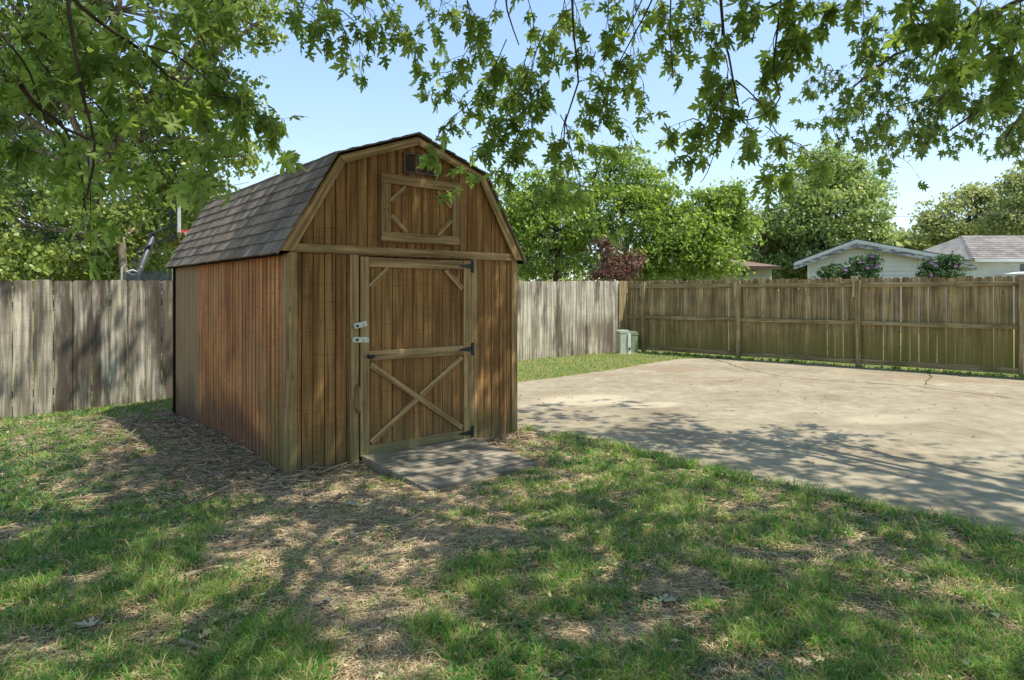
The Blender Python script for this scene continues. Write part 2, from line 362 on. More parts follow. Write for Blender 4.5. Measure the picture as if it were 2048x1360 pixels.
def bare(x, y):
    x = np.asarray(x, float); y = np.asarray(y, float); yy = np.maximum(y, .5)
    px = 1024+x/yy*F; py = 585+EYE/yy*F
    s = np.zeros(x.shape)
    wx = (fbm(x, y, 2.3, 21)-.5)*90; wy = (fbm(x, y, 2.3, 31)-.5)*50
    for cx, cy, rx, ry, w in BARE:
        q = ((px+wx-cx)/rx)**2+((py+wy-cy)/ry)**2; s = np.maximum(s, w*np.exp(-q*.8))
    s = np.where(y < 1.9, .3, s)
    s = s*1.2+.06+(fbm(x, y, 3.2, 41)-.5)*1.25+(fbm(x, y, 11, 51, 3)-.5)*.7
    u, v = shl(x, y)
    ds = np.maximum(np.maximum(-u, u-2.44), np.maximum(-v, v-4.05))
    s = np.maximum(s, (1-sstep(.1, .35, ds))*.9)
    d = pdist(x, y, slab_poly); s = np.where((d < .25) & (y < 8), s-.35, s)
    s = np.where((x > -1) & (y > 9.5), s-.1, s)
    return np.clip(s, 0, 1)

# ---------------------------------------------------------------- ground
def axis(lo, hi, a, b, step):
    core = list(np.arange(a, b, step)); out = []; s = step; t = core[-1]
    while t < hi: s *= 1.22; t += s; out.append(t)
    left = []; s = step; t = core[0]
    while t > lo: s *= 1.22; t -= s; left.append(t)
    return np.array(left[::-1]+core+out)
gx = axis(-420, 420, -8, 8, .06); gy = axis(-60, 900, .6, 17.5, .06)
XX, YY = np.meshgrid(gx, gy); ZZ = gz(XX, YY); BR = bare(XX, YY)
ny, nx = XX.shape; idx = np.arange(nx*ny).reshape(ny, nx)
fc = np.stack([idx[:-1, :-1], idx[:-1, 1:], idx[1:, 1:], idx[1:, :-1]], -1).reshape(-1, 4)
t = NT('soil_and_turf'); p = t.pos(); at = t.n('ShaderNodeAttribute'); at.attribute_name = 'bare'; a = at.outputs['Fac']
n1 = t.noise(p, 3.0, 8, .65); n2 = t.noise(p, 38, 6, .7); n3 = t.noise(t.vscale(p, (60, 160, 60)), 1, 3)
soil = t.ramp(n1, [(.3, (.22, .145, .09)), (.5, (.42, .3, .195)), (.68, (.58, .44, .3))])
soil = t.hsv(soil, .5, 1, t.mr(n2, .3, .7, .55, 1.3))
turf = t.mix(t.mr(n2, .35, .65), (.09, .08, .045), (.34, .26, .15))
c = t.mix(t.mr(t.math('ADD', a, t.math('MULTIPLY', t.math('SUBTRACT', n2, .5), .5)), .3, .6), turf, soil)
yv = t.xyz(p)[1]; c = t.mix(t.mr(yv, 8.6, 10.5, 0, .75), c, (.2, .21, .08))
t.bump(t.math('ADD', n2, t.math('MULTIPLY', n3, .5)), .9, .02); t.fin(c, .95, .1)
ground = mesh_np('ground', np.stack([XX.ravel(), YY.ravel(), ZZ.ravel()], 1), [fc], t.m, attr={'bare': BR.ravel()}, smooth=True)
tag(ground, kind='structure')

# concrete slab with chipped edges, stains and cracks
def refine(poly, step, jit):
    out = []
    for i in range(len(poly)):
        a = Vector(poly[i]); b = Vector(poly[(i+1) % len(poly)]); n = max(1, int((b-a).length/step))
        for k in range(n):
            q = a.lerp(b, k/n); out.append((q.x+random.uniform(-jit, jit), q.y+random.uniform(-jit, jit)))
    return out
t = NT('old_concrete'); p = t.pos(); X, Y = t.xyz(p)[:2]
n1 = t.noise(p, .9, 6, .6); n2 = t.noise(p, 5, 6, .7); n3 = t.noise(p, 90, 3, .6)
c = t.ramp(n1, [(.3, (.25, .205, .14)), (.5, (.33, .285, .2)), (.7, (.4, .352, .255))])
c = t.hsv(c, .5, 1, t.mr(n2, .3, .72, .78, 1.15)); c = t.hsv(c, .5, 1, t.mr(n3, .3, .7, .82, 1.12))
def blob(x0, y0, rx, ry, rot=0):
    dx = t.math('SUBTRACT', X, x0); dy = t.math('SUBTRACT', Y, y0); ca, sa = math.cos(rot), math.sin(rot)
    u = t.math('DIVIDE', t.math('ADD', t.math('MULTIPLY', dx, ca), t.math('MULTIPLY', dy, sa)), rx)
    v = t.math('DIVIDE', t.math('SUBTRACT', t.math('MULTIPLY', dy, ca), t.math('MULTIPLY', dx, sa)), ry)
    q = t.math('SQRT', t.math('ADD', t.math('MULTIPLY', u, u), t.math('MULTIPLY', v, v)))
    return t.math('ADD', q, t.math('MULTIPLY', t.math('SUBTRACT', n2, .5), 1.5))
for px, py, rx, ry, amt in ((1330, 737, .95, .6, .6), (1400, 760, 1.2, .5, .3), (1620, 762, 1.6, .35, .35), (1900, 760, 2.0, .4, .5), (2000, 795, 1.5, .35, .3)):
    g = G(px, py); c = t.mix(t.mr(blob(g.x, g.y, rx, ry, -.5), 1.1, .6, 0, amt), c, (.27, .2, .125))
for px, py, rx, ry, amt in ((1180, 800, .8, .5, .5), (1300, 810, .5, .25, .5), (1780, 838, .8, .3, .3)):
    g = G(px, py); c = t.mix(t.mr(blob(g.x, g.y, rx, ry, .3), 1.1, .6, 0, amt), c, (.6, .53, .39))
c = t.mix(t.mr(t.vor(p, 2.6), .03, .06, .5, 0), c, (.12, .09, .06))
t.bump(t.math('ADD', n3, t.math('MULTIPLY', n2, 1.5)), .35, .006); t.fin(c, .9, .15); M['concrete'] = t.m
mb = MB(); pl = refine(slab_poly, .16, .022); n = len(pl)
mb.add([(q[0], q[1], 0) for q in pl]+[(q[0], q[1], -.09) for q in pl], [tuple(range(n))]+[(i, (i+1) % n, (i+1) % n+n, i+n) for i in range(n)])
def crack(pts, w=.014):
    g = [G(*q) for q in pts]; out = []
    for a, b in zip(g[:-1], g[1:]):
        k = max(2, int((b-a).length/.12))
        for i in range(k): out.append(a.lerp(b, i/k)+Vector((random.gauss(0, .018), random.gauss(0, .018), 0)))
    out.append(g[-1]); vs = []
    for i, q in enumerate(out):
        d = out[min(i+1, len(out)-1)]-out[max(i-1, 0)]; d.normalize(); nn = Vector((-d.y, d.x, 0)); ww = w*random.uniform(.35, 1.2)/2
        vs += [q+nn*ww+Vector((0, 0, .004)), q-nn*ww+Vector((0, 0, .004))]
    mb.add(vs, [(2*i, 2*i+1, 2*i+3, 2*i+2) for i in range(len(out)-1)], 1)
crack([(1398, 713), (1440, 722), (1490, 738), (1560, 752), (1640, 760), (1830, 772), (2048, 800)], .028)
crack([(1560, 752), (1480, 760), (1440, 765)], .008); crack([(1850, 735), (1862, 752), (1848, 772)], .02)
slab = mb.build('patio', [M['concrete'], mat_plain('crack_dirt', (.1, .075, .05), .95, .05)]); tag(slab, kind='structure')

# ---------------------------------------------------------------- shed
W, L = 2.44, 4.05
shed = empty('barn_shed', (SH_A.x, SH_A.y, 0), SH_ROT, 'brown wooden barn shed with gambrel shingle roof and cross braced door', 'shed')
PR = [(-.11, 1.85), (.41, 2.74), (1.22, 3.03), (2.03, 2.74), (2.55, 1.85)]
def roofz(x, off=0):
    for (x0, z0), (x1, z1) in zip(PR[:-1], PR[1:]):
        if x0 <= x <= x1: return z0+(z1-z0)*(x-x0)/(x1-x0)-off
    return 1.85-off
def plank_wall(mb, x0, x1, zb, zt, skip=None, y0=-.012, y1=0, step=.1016, gap=.0085):
    n = round((x1-x0)/step); st = (x1-x0)/n
    for i in range(n):
        a = x0+i*st+gap/2; b = x0+(i+1)*st-gap/2
        top = [(b, zt(b)), (a, zt(a))]
        for kx in (.41, 1.22, 2.03):
            if a < kx < b: top = [(b, zt(b)), (kx, zt(kx)), (a, zt(a))]
        if skip and skip[0] <= a and b <= skip[1]: mb.prism([(a, skip[2]), (b, skip[2])]+top, y0, y1)
        else: mb.prism([(a, zb), (b, zb)]+top, y0, y1)
def slat(name, p, q, w, y0, y1, parent):      # a straight board with its own axis along the grain
    p = Vector(p); q = Vector(q); d = q-p; mb = MB(); mb.box(0, d.length, y0, y1, -w/2, w/2); o = mb.build(name, M['trim_d'], parent, .003)
    o.location = (p.x, 0, p.y); o.rotation_euler = (0, -math.atan2(d.y, d.x), 0); return o
# front wall below the band and gable above it
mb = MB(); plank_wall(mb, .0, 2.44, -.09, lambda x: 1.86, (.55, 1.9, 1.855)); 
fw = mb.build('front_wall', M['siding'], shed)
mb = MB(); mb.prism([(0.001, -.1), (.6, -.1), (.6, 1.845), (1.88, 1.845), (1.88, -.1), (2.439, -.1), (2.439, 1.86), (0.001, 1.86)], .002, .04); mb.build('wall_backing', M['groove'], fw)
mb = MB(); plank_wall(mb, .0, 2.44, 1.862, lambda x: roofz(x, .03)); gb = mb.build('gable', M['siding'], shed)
mb = MB(); mb.prism([(0.001, 1.862), (2.439, 1.862), (2.439, roofz(2.43, .04)), (2.03, 2.70), (1.22, 2.99), (.41, 2.70), (0.001, roofz(.01, .04))], .002, .04); mb.build('wall_backing', M['groove'], gb)
# side walls, built along y
def side(name, xo, xi, mat):
    mb = MB(); n = 40; st = L/n
    for i in range(n):
        a = i*st+.009; b = (i+1)*st-.009
        if i == 28: a += .006
        mb.box(min(xo, xi), max(xo, xi), a, b, -.2, 1.86)
    w = mb.build(name, mat, shed)
    s = 1 if xo < xi else -1
    mb = MB(); mb.box(min(xi+s*.001, xi+s*.03), max(xi+s*.001, xi+s*.03), .042, L-.042, -.2, 1.855); mb.build('wall_backing', M['groove'], w)
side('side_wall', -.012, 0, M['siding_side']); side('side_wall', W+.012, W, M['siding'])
mb = MB(); plank_wall(mb, 0, 2.44, -.15, lambda x: roofz(x, .03), None, L, L+.012); bw = mb.build('rear_wall', M['siding'], shed)
mb = MB(); mb.prism([(0.001, -.1), (2.439, -.1), (2.439, 1.85), (2.03, 2.7), (1.22, 2.99), (.41, 2.7), (0.001, 1.85)], L-.04, L-.002); mb.build('wall_backing', M['groove'], bw)
# corner boards
for x0, x1 in ((-.016, .055), (2.395, 2.456)):
    mb = MB(); mb.box(x0, x1, -.032, -.0125, -.1, 1.862); mb.build('corner_board', M['trim_z'], shed, .003)
mb = MB(); mb.box(-.034, -.0165, -.032, .05, -.1, 1.85); mb.build('corner_board', M['trim_z'], shed, .003)
mb = MB(); mb.box(2.4565, 2.474, -.032, .05, -.1, 1.85); mb.build('corner_board', M['trim_z'], shed, .003)
mb = MB(); mb.box(-.034, -.0125, L-.04, L+.03, -.2, 1.85); mb.build('corner_board', M['groove'], shed, .003)
# band board
mb = MB(); mb.box(.02, 2.45, -.034, -.0125, 1.865, 1.938); mb.build('band_board', M['trim_x'], shed, .003)
# rake boards (mitred at the knees)
def off(pts, d):
    out = []
    for i, p in enumerate(pts):
        p = Vector(p); ns = []
        for a, b in ((i-1, i), (i, i+1)):
            if 0 <= a and b < len(pts):
                e = (Vector(pts[b])-Vector(pts[a])).normalized(); ns.append(Vector((e.y, -e.x)))
        m = sum(ns, Vector((0, 0))).normalized(); out.append(p+m*d/max(.5, m.dot(ns[0])))
    return out
PO = off(PR, .022); PI = off(PR, .095)
PO[0] = Vector((-.10, 1.868)); PI[0] = Vector((.018, 1.868)); PO[-1] = Vector((2.54, 1.868)); PI[-1] = Vector((2.422, 1.868))
for i in range(4):
    c0 = PO[i]; dv = (PO[i+1]-c0).normalized(); ang = math.atan2(dv.y, dv.x)
    lp = [((q-c0).dot(dv), (q-c0).dot(Vector((-dv.y, dv.x)))) for q in (PO[i].lerp(PO[i+1], .002), PO[i].lerp(PO[i+1], .998), PI[i].lerp(PI[i+1], .998), PI[i].lerp(PI[i+1], .002))]
    mb = MB(); mb.prism(lp, -.058, -.035); o = mb.build('rake_board', M['trim_d'], shed, .003); o.location = (c0.x, 0, c0.y); o.rotation_euler = (0, -ang, 0)
mb = MB()
for i in range(4):
    a = Vector(PR[i]); b = Vector(PR[i+1]); pa = off(PR, .02)
    mb.prism([a, b, pa[i+1], pa[i]], -.03, L+.05)
roof = mb.build('roof', M['groove'], shed)
# shingle courses: wavy tabs, each course lapping the one below
def course(mb, A, B, n, y0, y1, tabw=.3):
    A = Vector(A); B = Vector(B); d = B-A; Ls = d.length; d.normalize(); nn = Vector((-d.y, d.x)) if (-d.y*0+d.x) > 0 else Vector((d.y, -d.x))
    if nn.y < 0: nn = -nn
    e = Ls/n
    for k in range(n):
        y = y0-random.uniform(.1, .13)-(.07 if k % 2 else 0)
        while y < y1:
            w = tabw*random.choice((.45, .5, .5, .55)); a = max(y, y0); b = min(y+w-.007, y1); y += w
            if b-a < .004: continue
            lo = A+d*(k*e-.006+random.uniform(-.004, .004)); hi = A+d*min(Ls, (k+1)*e+.02)
            t0 = .017+random.uniform(0, .004)
            q = [lo+nn*.002, lo+nn*t0, hi+nn*.006, hi+nn*.001]
            mb.prism(q, a, b)
mb = MB()
course(mb, PR[0], PR[1], 8, -.075, L+.07); course(mb, PR[4], PR[3], 8, -.075, L+.07)
course(mb, PR[1], PR[2], 6, -.075, L+.07); course(mb, PR[3], PR[2], 6, -.075, L+.07)
for k in range(22):
    y = -.08+k*.19; mb.prism([(1.1, 3.005), (1.22, 3.05), (1.34, 3.005), (1.34, 3.0), (1.22, 3.035), (1.1, 3.0)], y, y+.18)
mb.build('shingles', M['shingle'], roof)
for x0, x1 in ((-.11, -.095), (2.535, 2.55)):
    mb = MB(); mb.box(x0, x1, -.05, L+.05, 1.835, 1.85); mb.build('drip_edge', M['groove'], roof)
mb = MB(); mb.prism([(-.095, 1.842), (2.535, 1.842), (2.535, 1.849), (-.095, 1.849)], .05, L+.04); mb.build('soffit', M['groove'], roof)
# door casing and door
for x0, x1 in ((.535, .618), (1.855, 1.93)):
    mb = MB(); mb.box(x0, x1, -.036, -.0125, -.05, 1.862); mb.build('door_casing', M['trim_z'], shed, .003)
door = MB(); n = 11
for i in range(n):
    a = .632+i*(1.214/n)+.0035; b = .632+(i+1)*(1.214/n)-.0035; door.box(a, b, -.022, -.006, .05, 1.845)
door = door.build('door', M['siding'], shed)
mb = MB(); mb.box(.632, 1.846, -.004, .0015, .05, 1.845); mb.build('door_backing', M['groove'], door)
for x0, x1 in ((.630, .714), (1.757, 1.848)):
    mb = MB(); mb.box(x0, x1, -.044, -.023, .052, 1.847)
    for z in (.1, .35, .62, .95, 1.3, 1.6, 1.8): mb.box(x0+.03, x0+.036, -.0455, -.0441, z, z+.007, 1)
    mb.build('stile', [M['trim_z'], M['groove']], door)
for z0, z1 in ((.055, .137), (.903, .993), (1.755, 1.843)):
    mb = MB(); mb.box(.716, 1.755, -.043, -.023, z0, z1); mb.build('rail', M['trim_x'], door, .003)
for p, q, w, dy in (((.725, 1.575), (.91, 1.745), .05, 0), ((1.747, 1.56), (1.545, 1.745), .05, 0), ((.728, .872), (1.742, .165), .052, -.004), ((.735, .165), (1.225, .512), .052, 0), ((1.255, .54), (1.742, .875), .052, 0)):
    slat('brace', p, q, w, -.042+dy, -.023, door)
for z in (1.79, .95, .105):
    mb = MB(); mb.prism([(1.70, z-.006), (1.845, z-.026), (1.845, z+.026), (1.70, z+.006)], -.049, -.0445)
    mb.box(1.857, 1.885, -.043, -.0365, z-.065, z+.065); mb.tube([(1.851, -.047, z-.06), (1.851, -.047, z+.06)], .007, 8)
    for dz in (-.045, -.015, .015, .045): mb.box(1.866, 1.876, -.046, -.043, z+dz-.005, z+dz+.005)
    mb.build('hinge', M['iron'], door)
mb = MB(); mb.tube([(.70, -.045, .947), (.70, -.075, .947)], .012, 10); mb.tube([(.69, -.078, .947), (.745, -.084, .95)], [.02, .016], 10); mb.build('handle', M['iron'], door)
def turn(x0, z0, x1, z1, w):
    mb = MB(); mb.bar((x0, z0), (x1, z1), w, -.066, -.046); o = mb.build('turn_button', M['white_plastic'], shed, .006)
    c = Vector((x0, z0)).lerp(Vector((x1, z1)), .25); mb = MB(); mb.tube([(c.x, -.066, c.y), (c.x, -.073, c.y)], .012, 8); mb.build('screw', M['iron'], o)
turn(.558, 1.222, .683, 1.246, .05); turn(.545, 1.104, .704, 1.098, .052)
mb = MB(); mb.prism([(.572, .50), (.606, .44), (.632, .47), (.628, .66), (.598, .71), (.573, .68)], -.055, -.0365); mb.build('wood_block', M['trim_z'], shed, .003)
# loft door
loft = MB(); n = 8
for i in range(n):
    a = .85+i*(.845/n)+.0035; b = .85+(i+1)*(.845/n)-.0035; loft.box(a, b, -.024, -.0125, 1.99, 2.61)
loft = loft.build('loft_door', M['siding'], shed)
for x0, x1 in ((.842, .928), (1.618, 1.702)):
    mb = MB(); mb.box(x0, x1, -.05, -.0245, 2.085, 2.526)
    for z in (2.11, 2.27, 2.29, 2.46, 2.5):
        for dx in (.02, .055): mb.box(x0+dx, x0+dx+.007, -.0515, -.0501, z, z+.007, 1)
    mb.build('stile', [M['trim_z'], M['groove']], loft)
for z0, z1 in ((1.992, 2.083), (2.528, 2.618)):
    mb = MB(); mb.box(.836, 1.705, -.052, -.0245, z0, z1); mb.build('rail', M['trim_x'], loft, .003)
for p, q in (((.935, 2.368), (1.095, 2.518)), ((1.612, 2.368), (1.45, 2.518)), ((.935, 2.24), (1.098, 2.09)), ((1.612, 2.24), (1.448, 2.09))):
    slat('brace', p, q, .042, -.044, -.0245, loft)
mb = MB(); mb.box(1.075, 1.475, -.02, -.013, 2.655, 2.845, 1)
for x in (1.075, 1.202, 1.33, 1.457): mb.box(x, x+.018, -.034, -.02, 2.655, 2.845)
mb.box(1.093, 1.457, -.034, -.02, 2.655, 2.67); mb.box(1.093, 1.457, -.034, -.02, 2.83, 2.845)
for k in range(9):
    z = 2.675+k*.0172; mb.prism([(-.032, z), (-.022, z+.01), (-.022, z+.013), (-.032, z+.003)], 1.0935, 1.4565, 'x')
mb.build('gable_vent', [M['vent'], M['void']], shed)
# ramp
ramp = MB(); x0, x1 = .64, 1.87
ramp.add([(x0+.0, -.045, .062), (x1, -.045, .05), (x1-.03, -1.12, .010), (x0+.02, -1.14, .012), (x0, -.045, -.1), (x1, -.045, -.1), (x1-.03, -1.12, -.05), (x0+.02, -1.14, -.05)],
         [(0, 1, 2, 3), (4, 7, 6, 5), (0, 4, 5, 1), (1, 5, 6, 2), (2, 6, 7, 3), (3, 7, 4, 0)])
ramp = ramp.build('ramp', M['ramp']); ramp.location = shed.location; ramp.rotation_euler = shed.rotation_euler
tag(ramp, 'weathered grey plywood ramp lying before the shed door', 'ramp')

# ---------------------------------------------------------------- fences
def picket(mb, x0, x1, y0, y1, z0, z1, ear=.025, lean=0, rnd=False):
    if rnd: pts = [(x0, z0), (x1, z0), (x1+lean, z1-ear*1.3), (x1-ear*.35+lean, z1-ear*.4), (x1-ear+lean, z1), (x0+ear+lean, z1), (x0+ear*.35+lean, z1-ear*.4), (x0+lean, z1-ear*1.3)]
    else: pts = [(x0, z0), (x1, z0), (x1+lean, z1-ear), (x1-ear+lean, z1), (x0+ear+lean, z1), (x0+lean, z1-ear)]
    mb.prism(pts, y0, y1)
LB = 14.6; o0 = C0-BF*LB
bf = empty('board_fence', (o0.x, o0.y, 0), math.atan2(BF.y, BF.x), 'weathered grey vertical board fence running behind the shed to the corner', 'fence')
def bz(x): return -.16+.16*min(1, max(0, (x-2.5)/7.5))
mb = MB(); x = 0; 
while x < LB-.02:
    w = random.uniform(.212, .232) if x < 6 else random.uniform(.14, .235)
    if x < 6: w = .2225
    g = random.uniform(.009, .015) if x < 6 else random.uniform(.002, .006); b = bz(x); tp = 1.67+.15*min(1, x/LB)+random.gauss(0, .006)
    j = random.uniform(-.004, .004)
    picket(mb, x+g/2, min(x+w-g/2, LB), j, j+.018, b-.08, tp, .022, random.uniform(-.004, .004)); x += w
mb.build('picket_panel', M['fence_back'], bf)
for zz0 in (.25, .9, 1.45):
    mb = MB(); mb.prism([(0, bz(0)+zz0), (5, bz(5)+zz0), (LB, zz0), (LB, zz0+.09), (5, bz(5)+zz0+.09), (0, bz(0)+zz0+.09)], .026, .064); mb.build('rail', M['fence_rail'], bf)
for k in range(7):
    x = .3+k*2.35; x = min(x, LB-.12); mb = MB(); mb.box(x, x+.09, .066, .156, bz(x)-.1, 1.6); mb.build('post', M['fence_post'], bf)
mb = MB(); picket(mb, LB-.34, LB-.14, -.04, -.022, -.06, 1.81, .02, .02); picket(mb, LB-.15, LB-.02, -.045, -.027, -.06, 1.82, .015, .0); mb.build('corner_board', M['fence_post'], bf)

rf = empty('board_fence', (C0.x, C0.y, 0), math.atan2(RF.y, RF.x), 'mossy brown wooden fence with posts and rails along the concrete patio', 'fence')
posts = [.508, 2.94, 5.42, 8.05, 10.6]; ends = [.0]+posts+[11.6]
for k in range(len(ends)-1):
    a, b = ends[k], ends[k+1]; mb = MB(); x = a+.005
    while x < b-.02:
        w = min(random.uniform(.138, .144), b-x); g = random.choice((.001, .003, .006, .011))+(.002 if k >= 3 else 0)
        picket(mb, x, x+w, .046+random.uniform(0, .004), .063, .06, 1.828+random.gauss(0, .011), .034, random.gauss(0, .005), True); x += w+g
    mb.build('picket_panel', M['fence_mossy'], rf)
    x0 = a+(.047 if k else .02); x1 = b-.047
    for z0, z1, sag in ((1.635, 1.725, .0), (.865, .95, -.01), (.06, .165, .01)):
        mb = MB(); mb.prism([(x0, z0), (x0*.5+x1*.5, z0+sag), (x1, z0), (x1, z1), (x0*.5+x1*.5, z1+sag), (x0, z1)], 0, .04); mb.build('rail', M['fence_rail'], rf, .003)
for i, x in enumerate(posts):
    mb = MB(); mb.box(x-.045, x+.045, -.055, .042, -.1, 1.77+.01*(i % 2)); mb.build('post', M['fence_post'], rf, .004)
for x in (.47, 2.90):
    mb = MB(); mb.box(x-.04, x+.005, -.075, -.056, 1.42, 1.76); mb.build('cleat', M['pale_wood'], rf)
mb = MB(); mb.prism([(5.33, 1.43), (5.37, 1.43), (5.375, 1.72), (5.42, 1.8), (5.42, 1.86), (5.3, 1.86), (5.3, 1.8), (5.33, 1.72)], -.08, -.057); mb.build('bracket', M['pale_wood'], rf, .003)

# ---------------------------------------------------------------- utility pedestals in the corner
def pedestal(px, Z, w, d, h, mat, label, flange):
    x = (px-1024)/F*Z; g = float(gz(x, Z)); o = empty('utility_pedestal', (x, Z, g), R(18), label, 'utility box', 'utility pedestals in the fence corner')
    mb = MB(); pts = [(-w/2, 0), (w/2, 0), (w/2, h-.05), (w/2-.015, h-.02), (w/2-.05, h), (-w/2+.05, h), (-w/2+.015, h-.02), (-w/2, h-.05)]
    mb.prism(pts, -d/2, d/2); mb.build('cabinet', mat, o, .008)
    mb = MB(); mb.prism([(-w/2-.008, h-.07), (w/2+.008, h-.07), (w/2+.008, h-.045), (w/2-.01, h-.012), (w/2-.045, h+.008), (-w/2+.045, h+.008), (-w/2+.01, h-.012), (-w/2-.008, h-.045)], -d/2-.008, d/2+.008); mb.build('cap', mat, o, .004)
    if flange:
        mb = MB(); mb.box(w/2-.07, w/2+.012, -d/2-.03, -d/2-.001, 0, h-.08); mb.build('door_flange', M['white_paint'] if flange == 1 else mat, o, .004)
        mb = MB(); mb.box(w/2-.05, w/2-.01, -d/2-.045, -d/2-.031, .1, .16); mb.build('lock', M['iron'], o)
    mb = MB(); mb.box(-w/2-.06, w/2+.06, -d/2-.08, d/2+.03, -.05, .014); mb.build('base_pad', M['pad'], o)
pedestal(1246, 16.0, .27, .22, .58, M['pedestal'], 'taller pale green utility box standing in the fence corner', 1)
pedestal(1265.5, 16.2, .2, .2, .53, M['pedestal_green'], 'shorter darker green utility box beside the mossy fence', 0)

# ---------------------------------------------------------------- things beyond the fences
# garage with a peeling fascia; its gable faces the camera
def zpx(y, Z): return EYE-(y-585)/F*Z
def xpx(x, Z): return (x-1024)/F*Z
ox = xpx(1740, 26); GA = R(-27)
ga = empty('garage', (ox, 26, 0), GA, 'low white clapboard garage with peeling gable fascia behind the mossy fence', 'garage')
def gs(px, y=None):               # photo pixel -> distance along the gable wall (and height)
    r = (px-1024)/F; s_ = (r*26-ox)/(math.cos(GA)-r*math.sin(GA)); Zq = 26+s_*math.sin(GA)
    return s_ if y is None else (s_, EYE-(y-585)/F*Zq)
EL, PK, ER = gs(1588, 526), gs(1712, 480), gs(1922, 518)
gl, gr, gp = gs(1616), gs(1843), PK[0]
def garz(x):                      # underside of the roof
    return (PK[1]+(x-gp)*(EL[1]-PK[1])/(EL[0]-gp) if x < gp else PK[1]+(x-gp)*(ER[1]-PK[1])/(ER[0]-gp))-.1
zp = garz(gp); mb = MB(); zz0 = 0.0; e = .17
while zz0 < zp-.02:
    z1 = zz0+e; xa, xb = gl, gr
    if garz(gl) < z1: xa = gl+(min(z1, zp)-garz(gl))/(zp-garz(gl))*(gp-gl)
    if garz(gr) < z1: xb = gr-(min(z1, zp)-garz(gr))/(zp-garz(gr))*(gr-gp)
    if xb-xa > .05: mb.add([(xa, -.045, zz0), (xb, -.045, zz0), (xb, -.008, z1), (xa, -.008, z1), (xa, 0, zz0), (xb, 0, zz0)], [(0, 1, 2, 3), (0, 4, 5, 1)])
    zz0 = z1
wl = mb.build('wall', M['vinyl'], ga)
mb = MB(); mb.prism([(gl, 0), (gr, 0), (gr, garz(gr)), (gp, zp), (gl, garz(gl))], .002, 6); mb.build('wall_body', M['vinyl'], wl)
mb = MB(); mb.box(gr+.02, gs(1915), .5, 5.5, 0, garz(gs(1915))-.12); mb.build('side_room', M['vinyl'], ga)
for x in (gl-.02, gr-.1):
    mb = MB(); mb.box(x, x+.12, -.07, -.047, 0, garz(x+.06)-.02); mb.build('corner_board', M['white_paint'], ga)
rfm = MB()
for a, b in ((EL[0], gp), (gp, ER[0])):
    rfm.prism([(a, garz(a)+.10), (b, garz(b)+.10), (b, garz(b)+.13), (a, garz(a)+.13)], -.4, 6.4)
rfm.build('roof', M['shingle_dark'], ga)
for a, b in ((EL[0]+.02, gp), (gp, ER[0]-.02)):
    mb = MB(); mb.prism([(a, garz(a)-.04), (b, garz(b)-.04), (b, garz(b)+.098), (a, garz(a)+.098)], -.39, -.36); fa = mb.build('fascia', M['white_paint'], ga)
    mb = MB(); mb.prism([(a, garz(a)-.2), (b, garz(b)-.2), (b, garz(b)-.042), (a, garz(a)-.042)], -.375, -.35); mb.build('peeling_trim', M['peeling'], fa)
q = [gs(1918, 522), gs(1951, 533), gs(1951, 540), gs(1918, 531)]
mb = MB(); mb.prism(q, -.3, 2.5); mb.build('lean_to_roof', M['peeling'], ga)
mb = MB(); mb.box(gs(1728), gs(1763), -.075, -.047, 1.0, gs(1745, 546)[1]); wf = mb.build('window', M['white_paint'], ga)
mb = MB(); mb.box(gs(1732), gs(1757), -.08, -.0755, 1.05, gs(1745, 549)[1]); mb.build('pane', M['window'], wf)
# white house on the right
Zh = 32; hx = xpx(2010, Zh); ho = empty('house', (hx, Zh, 0), 0, 'white clapboard house with grey shingle roof at the right edge', 'house')
def hx_(x): return xpx(x, Zh)-hx
mb = MB(); zt = zpx(520, Zh); k = 0
while k*.2 < zt-.01:
    mb.add([(hx_(1946), -.03, k*.2), (9, -.03, k*.2), (9, -.004, k*.2+.2), (hx_(1946), -.004, k*.2+.2)], [(0, 1, 2, 3)]); k += 1
w = mb.build('wall', M['vinyl'], ho)
mb = MB(); mb.box(hx_(1946), 9, .0, 7, 0, zt); mb.build('wall_body', M['vinyl'], w)
rm = MB(); xl = hx_(1932); xr = 9.5; nrow = 12; ze = zpx(519, Zh); zr = zpx(473, 35.5)
for i in range(nrow):
    f0, f1 = i/nrow, (i+1)/nrow
    xa = xl+(hx_(1975)+.9-xl)*f0; xx = xa-random.uniform(0, .3)
    while xx < xr:
        w_ = random.uniform(.25, .5); a = max(xx, xa); b = xx+w_-.01; xx += w_
        if b > a: rm.add([(a, -.6+3.6*f0, ze+(zr-ze)*f0+.02), (b, -.6+3.6*f0, ze+(zr-ze)*f0+.02), (b, -.6+3.6*f1, ze+(zr-ze)*f1+.003), (a, -.6+3.6*f1, ze+(zr-ze)*f1+.003)], [(0, 1, 2, 3)])
rm.add([(xl, -.6, ze), (hx_(1975)+.9, 3, zr), (xl, 7.5, ze), (xr, 7.5, ze), (xr, 3, zr), (xr, -.6, ze)], [(0, 1, 2), (1, 4, 3, 2), (0, 5, 4, 1)])
rm.build('roof', M['shingle_grey'], ho)
mb = MB(); mb.box(xl, xr, -.64, -.61, ze-.14, ze+.0); mb.build('fascia', M['white_paint'], ho)
mb = MB(); mb.box(xl+.02, xr, -.6, -.05, ze-.03, ze-.01); mb.build('soffit', M['white_paint'], ho)
mb = MB(); a0 = hx_(1985); mb.prism([(a0, zpx(549, Zh)), (a0+.5, zpx(545, Zh)), (4.5, zpx(536, Zh)), (4.5, zpx(546, Zh)), (a0, zpx(552, Zh))], -2.2, -.7); aw = mb.build('awning', M['white_paint'], ho)
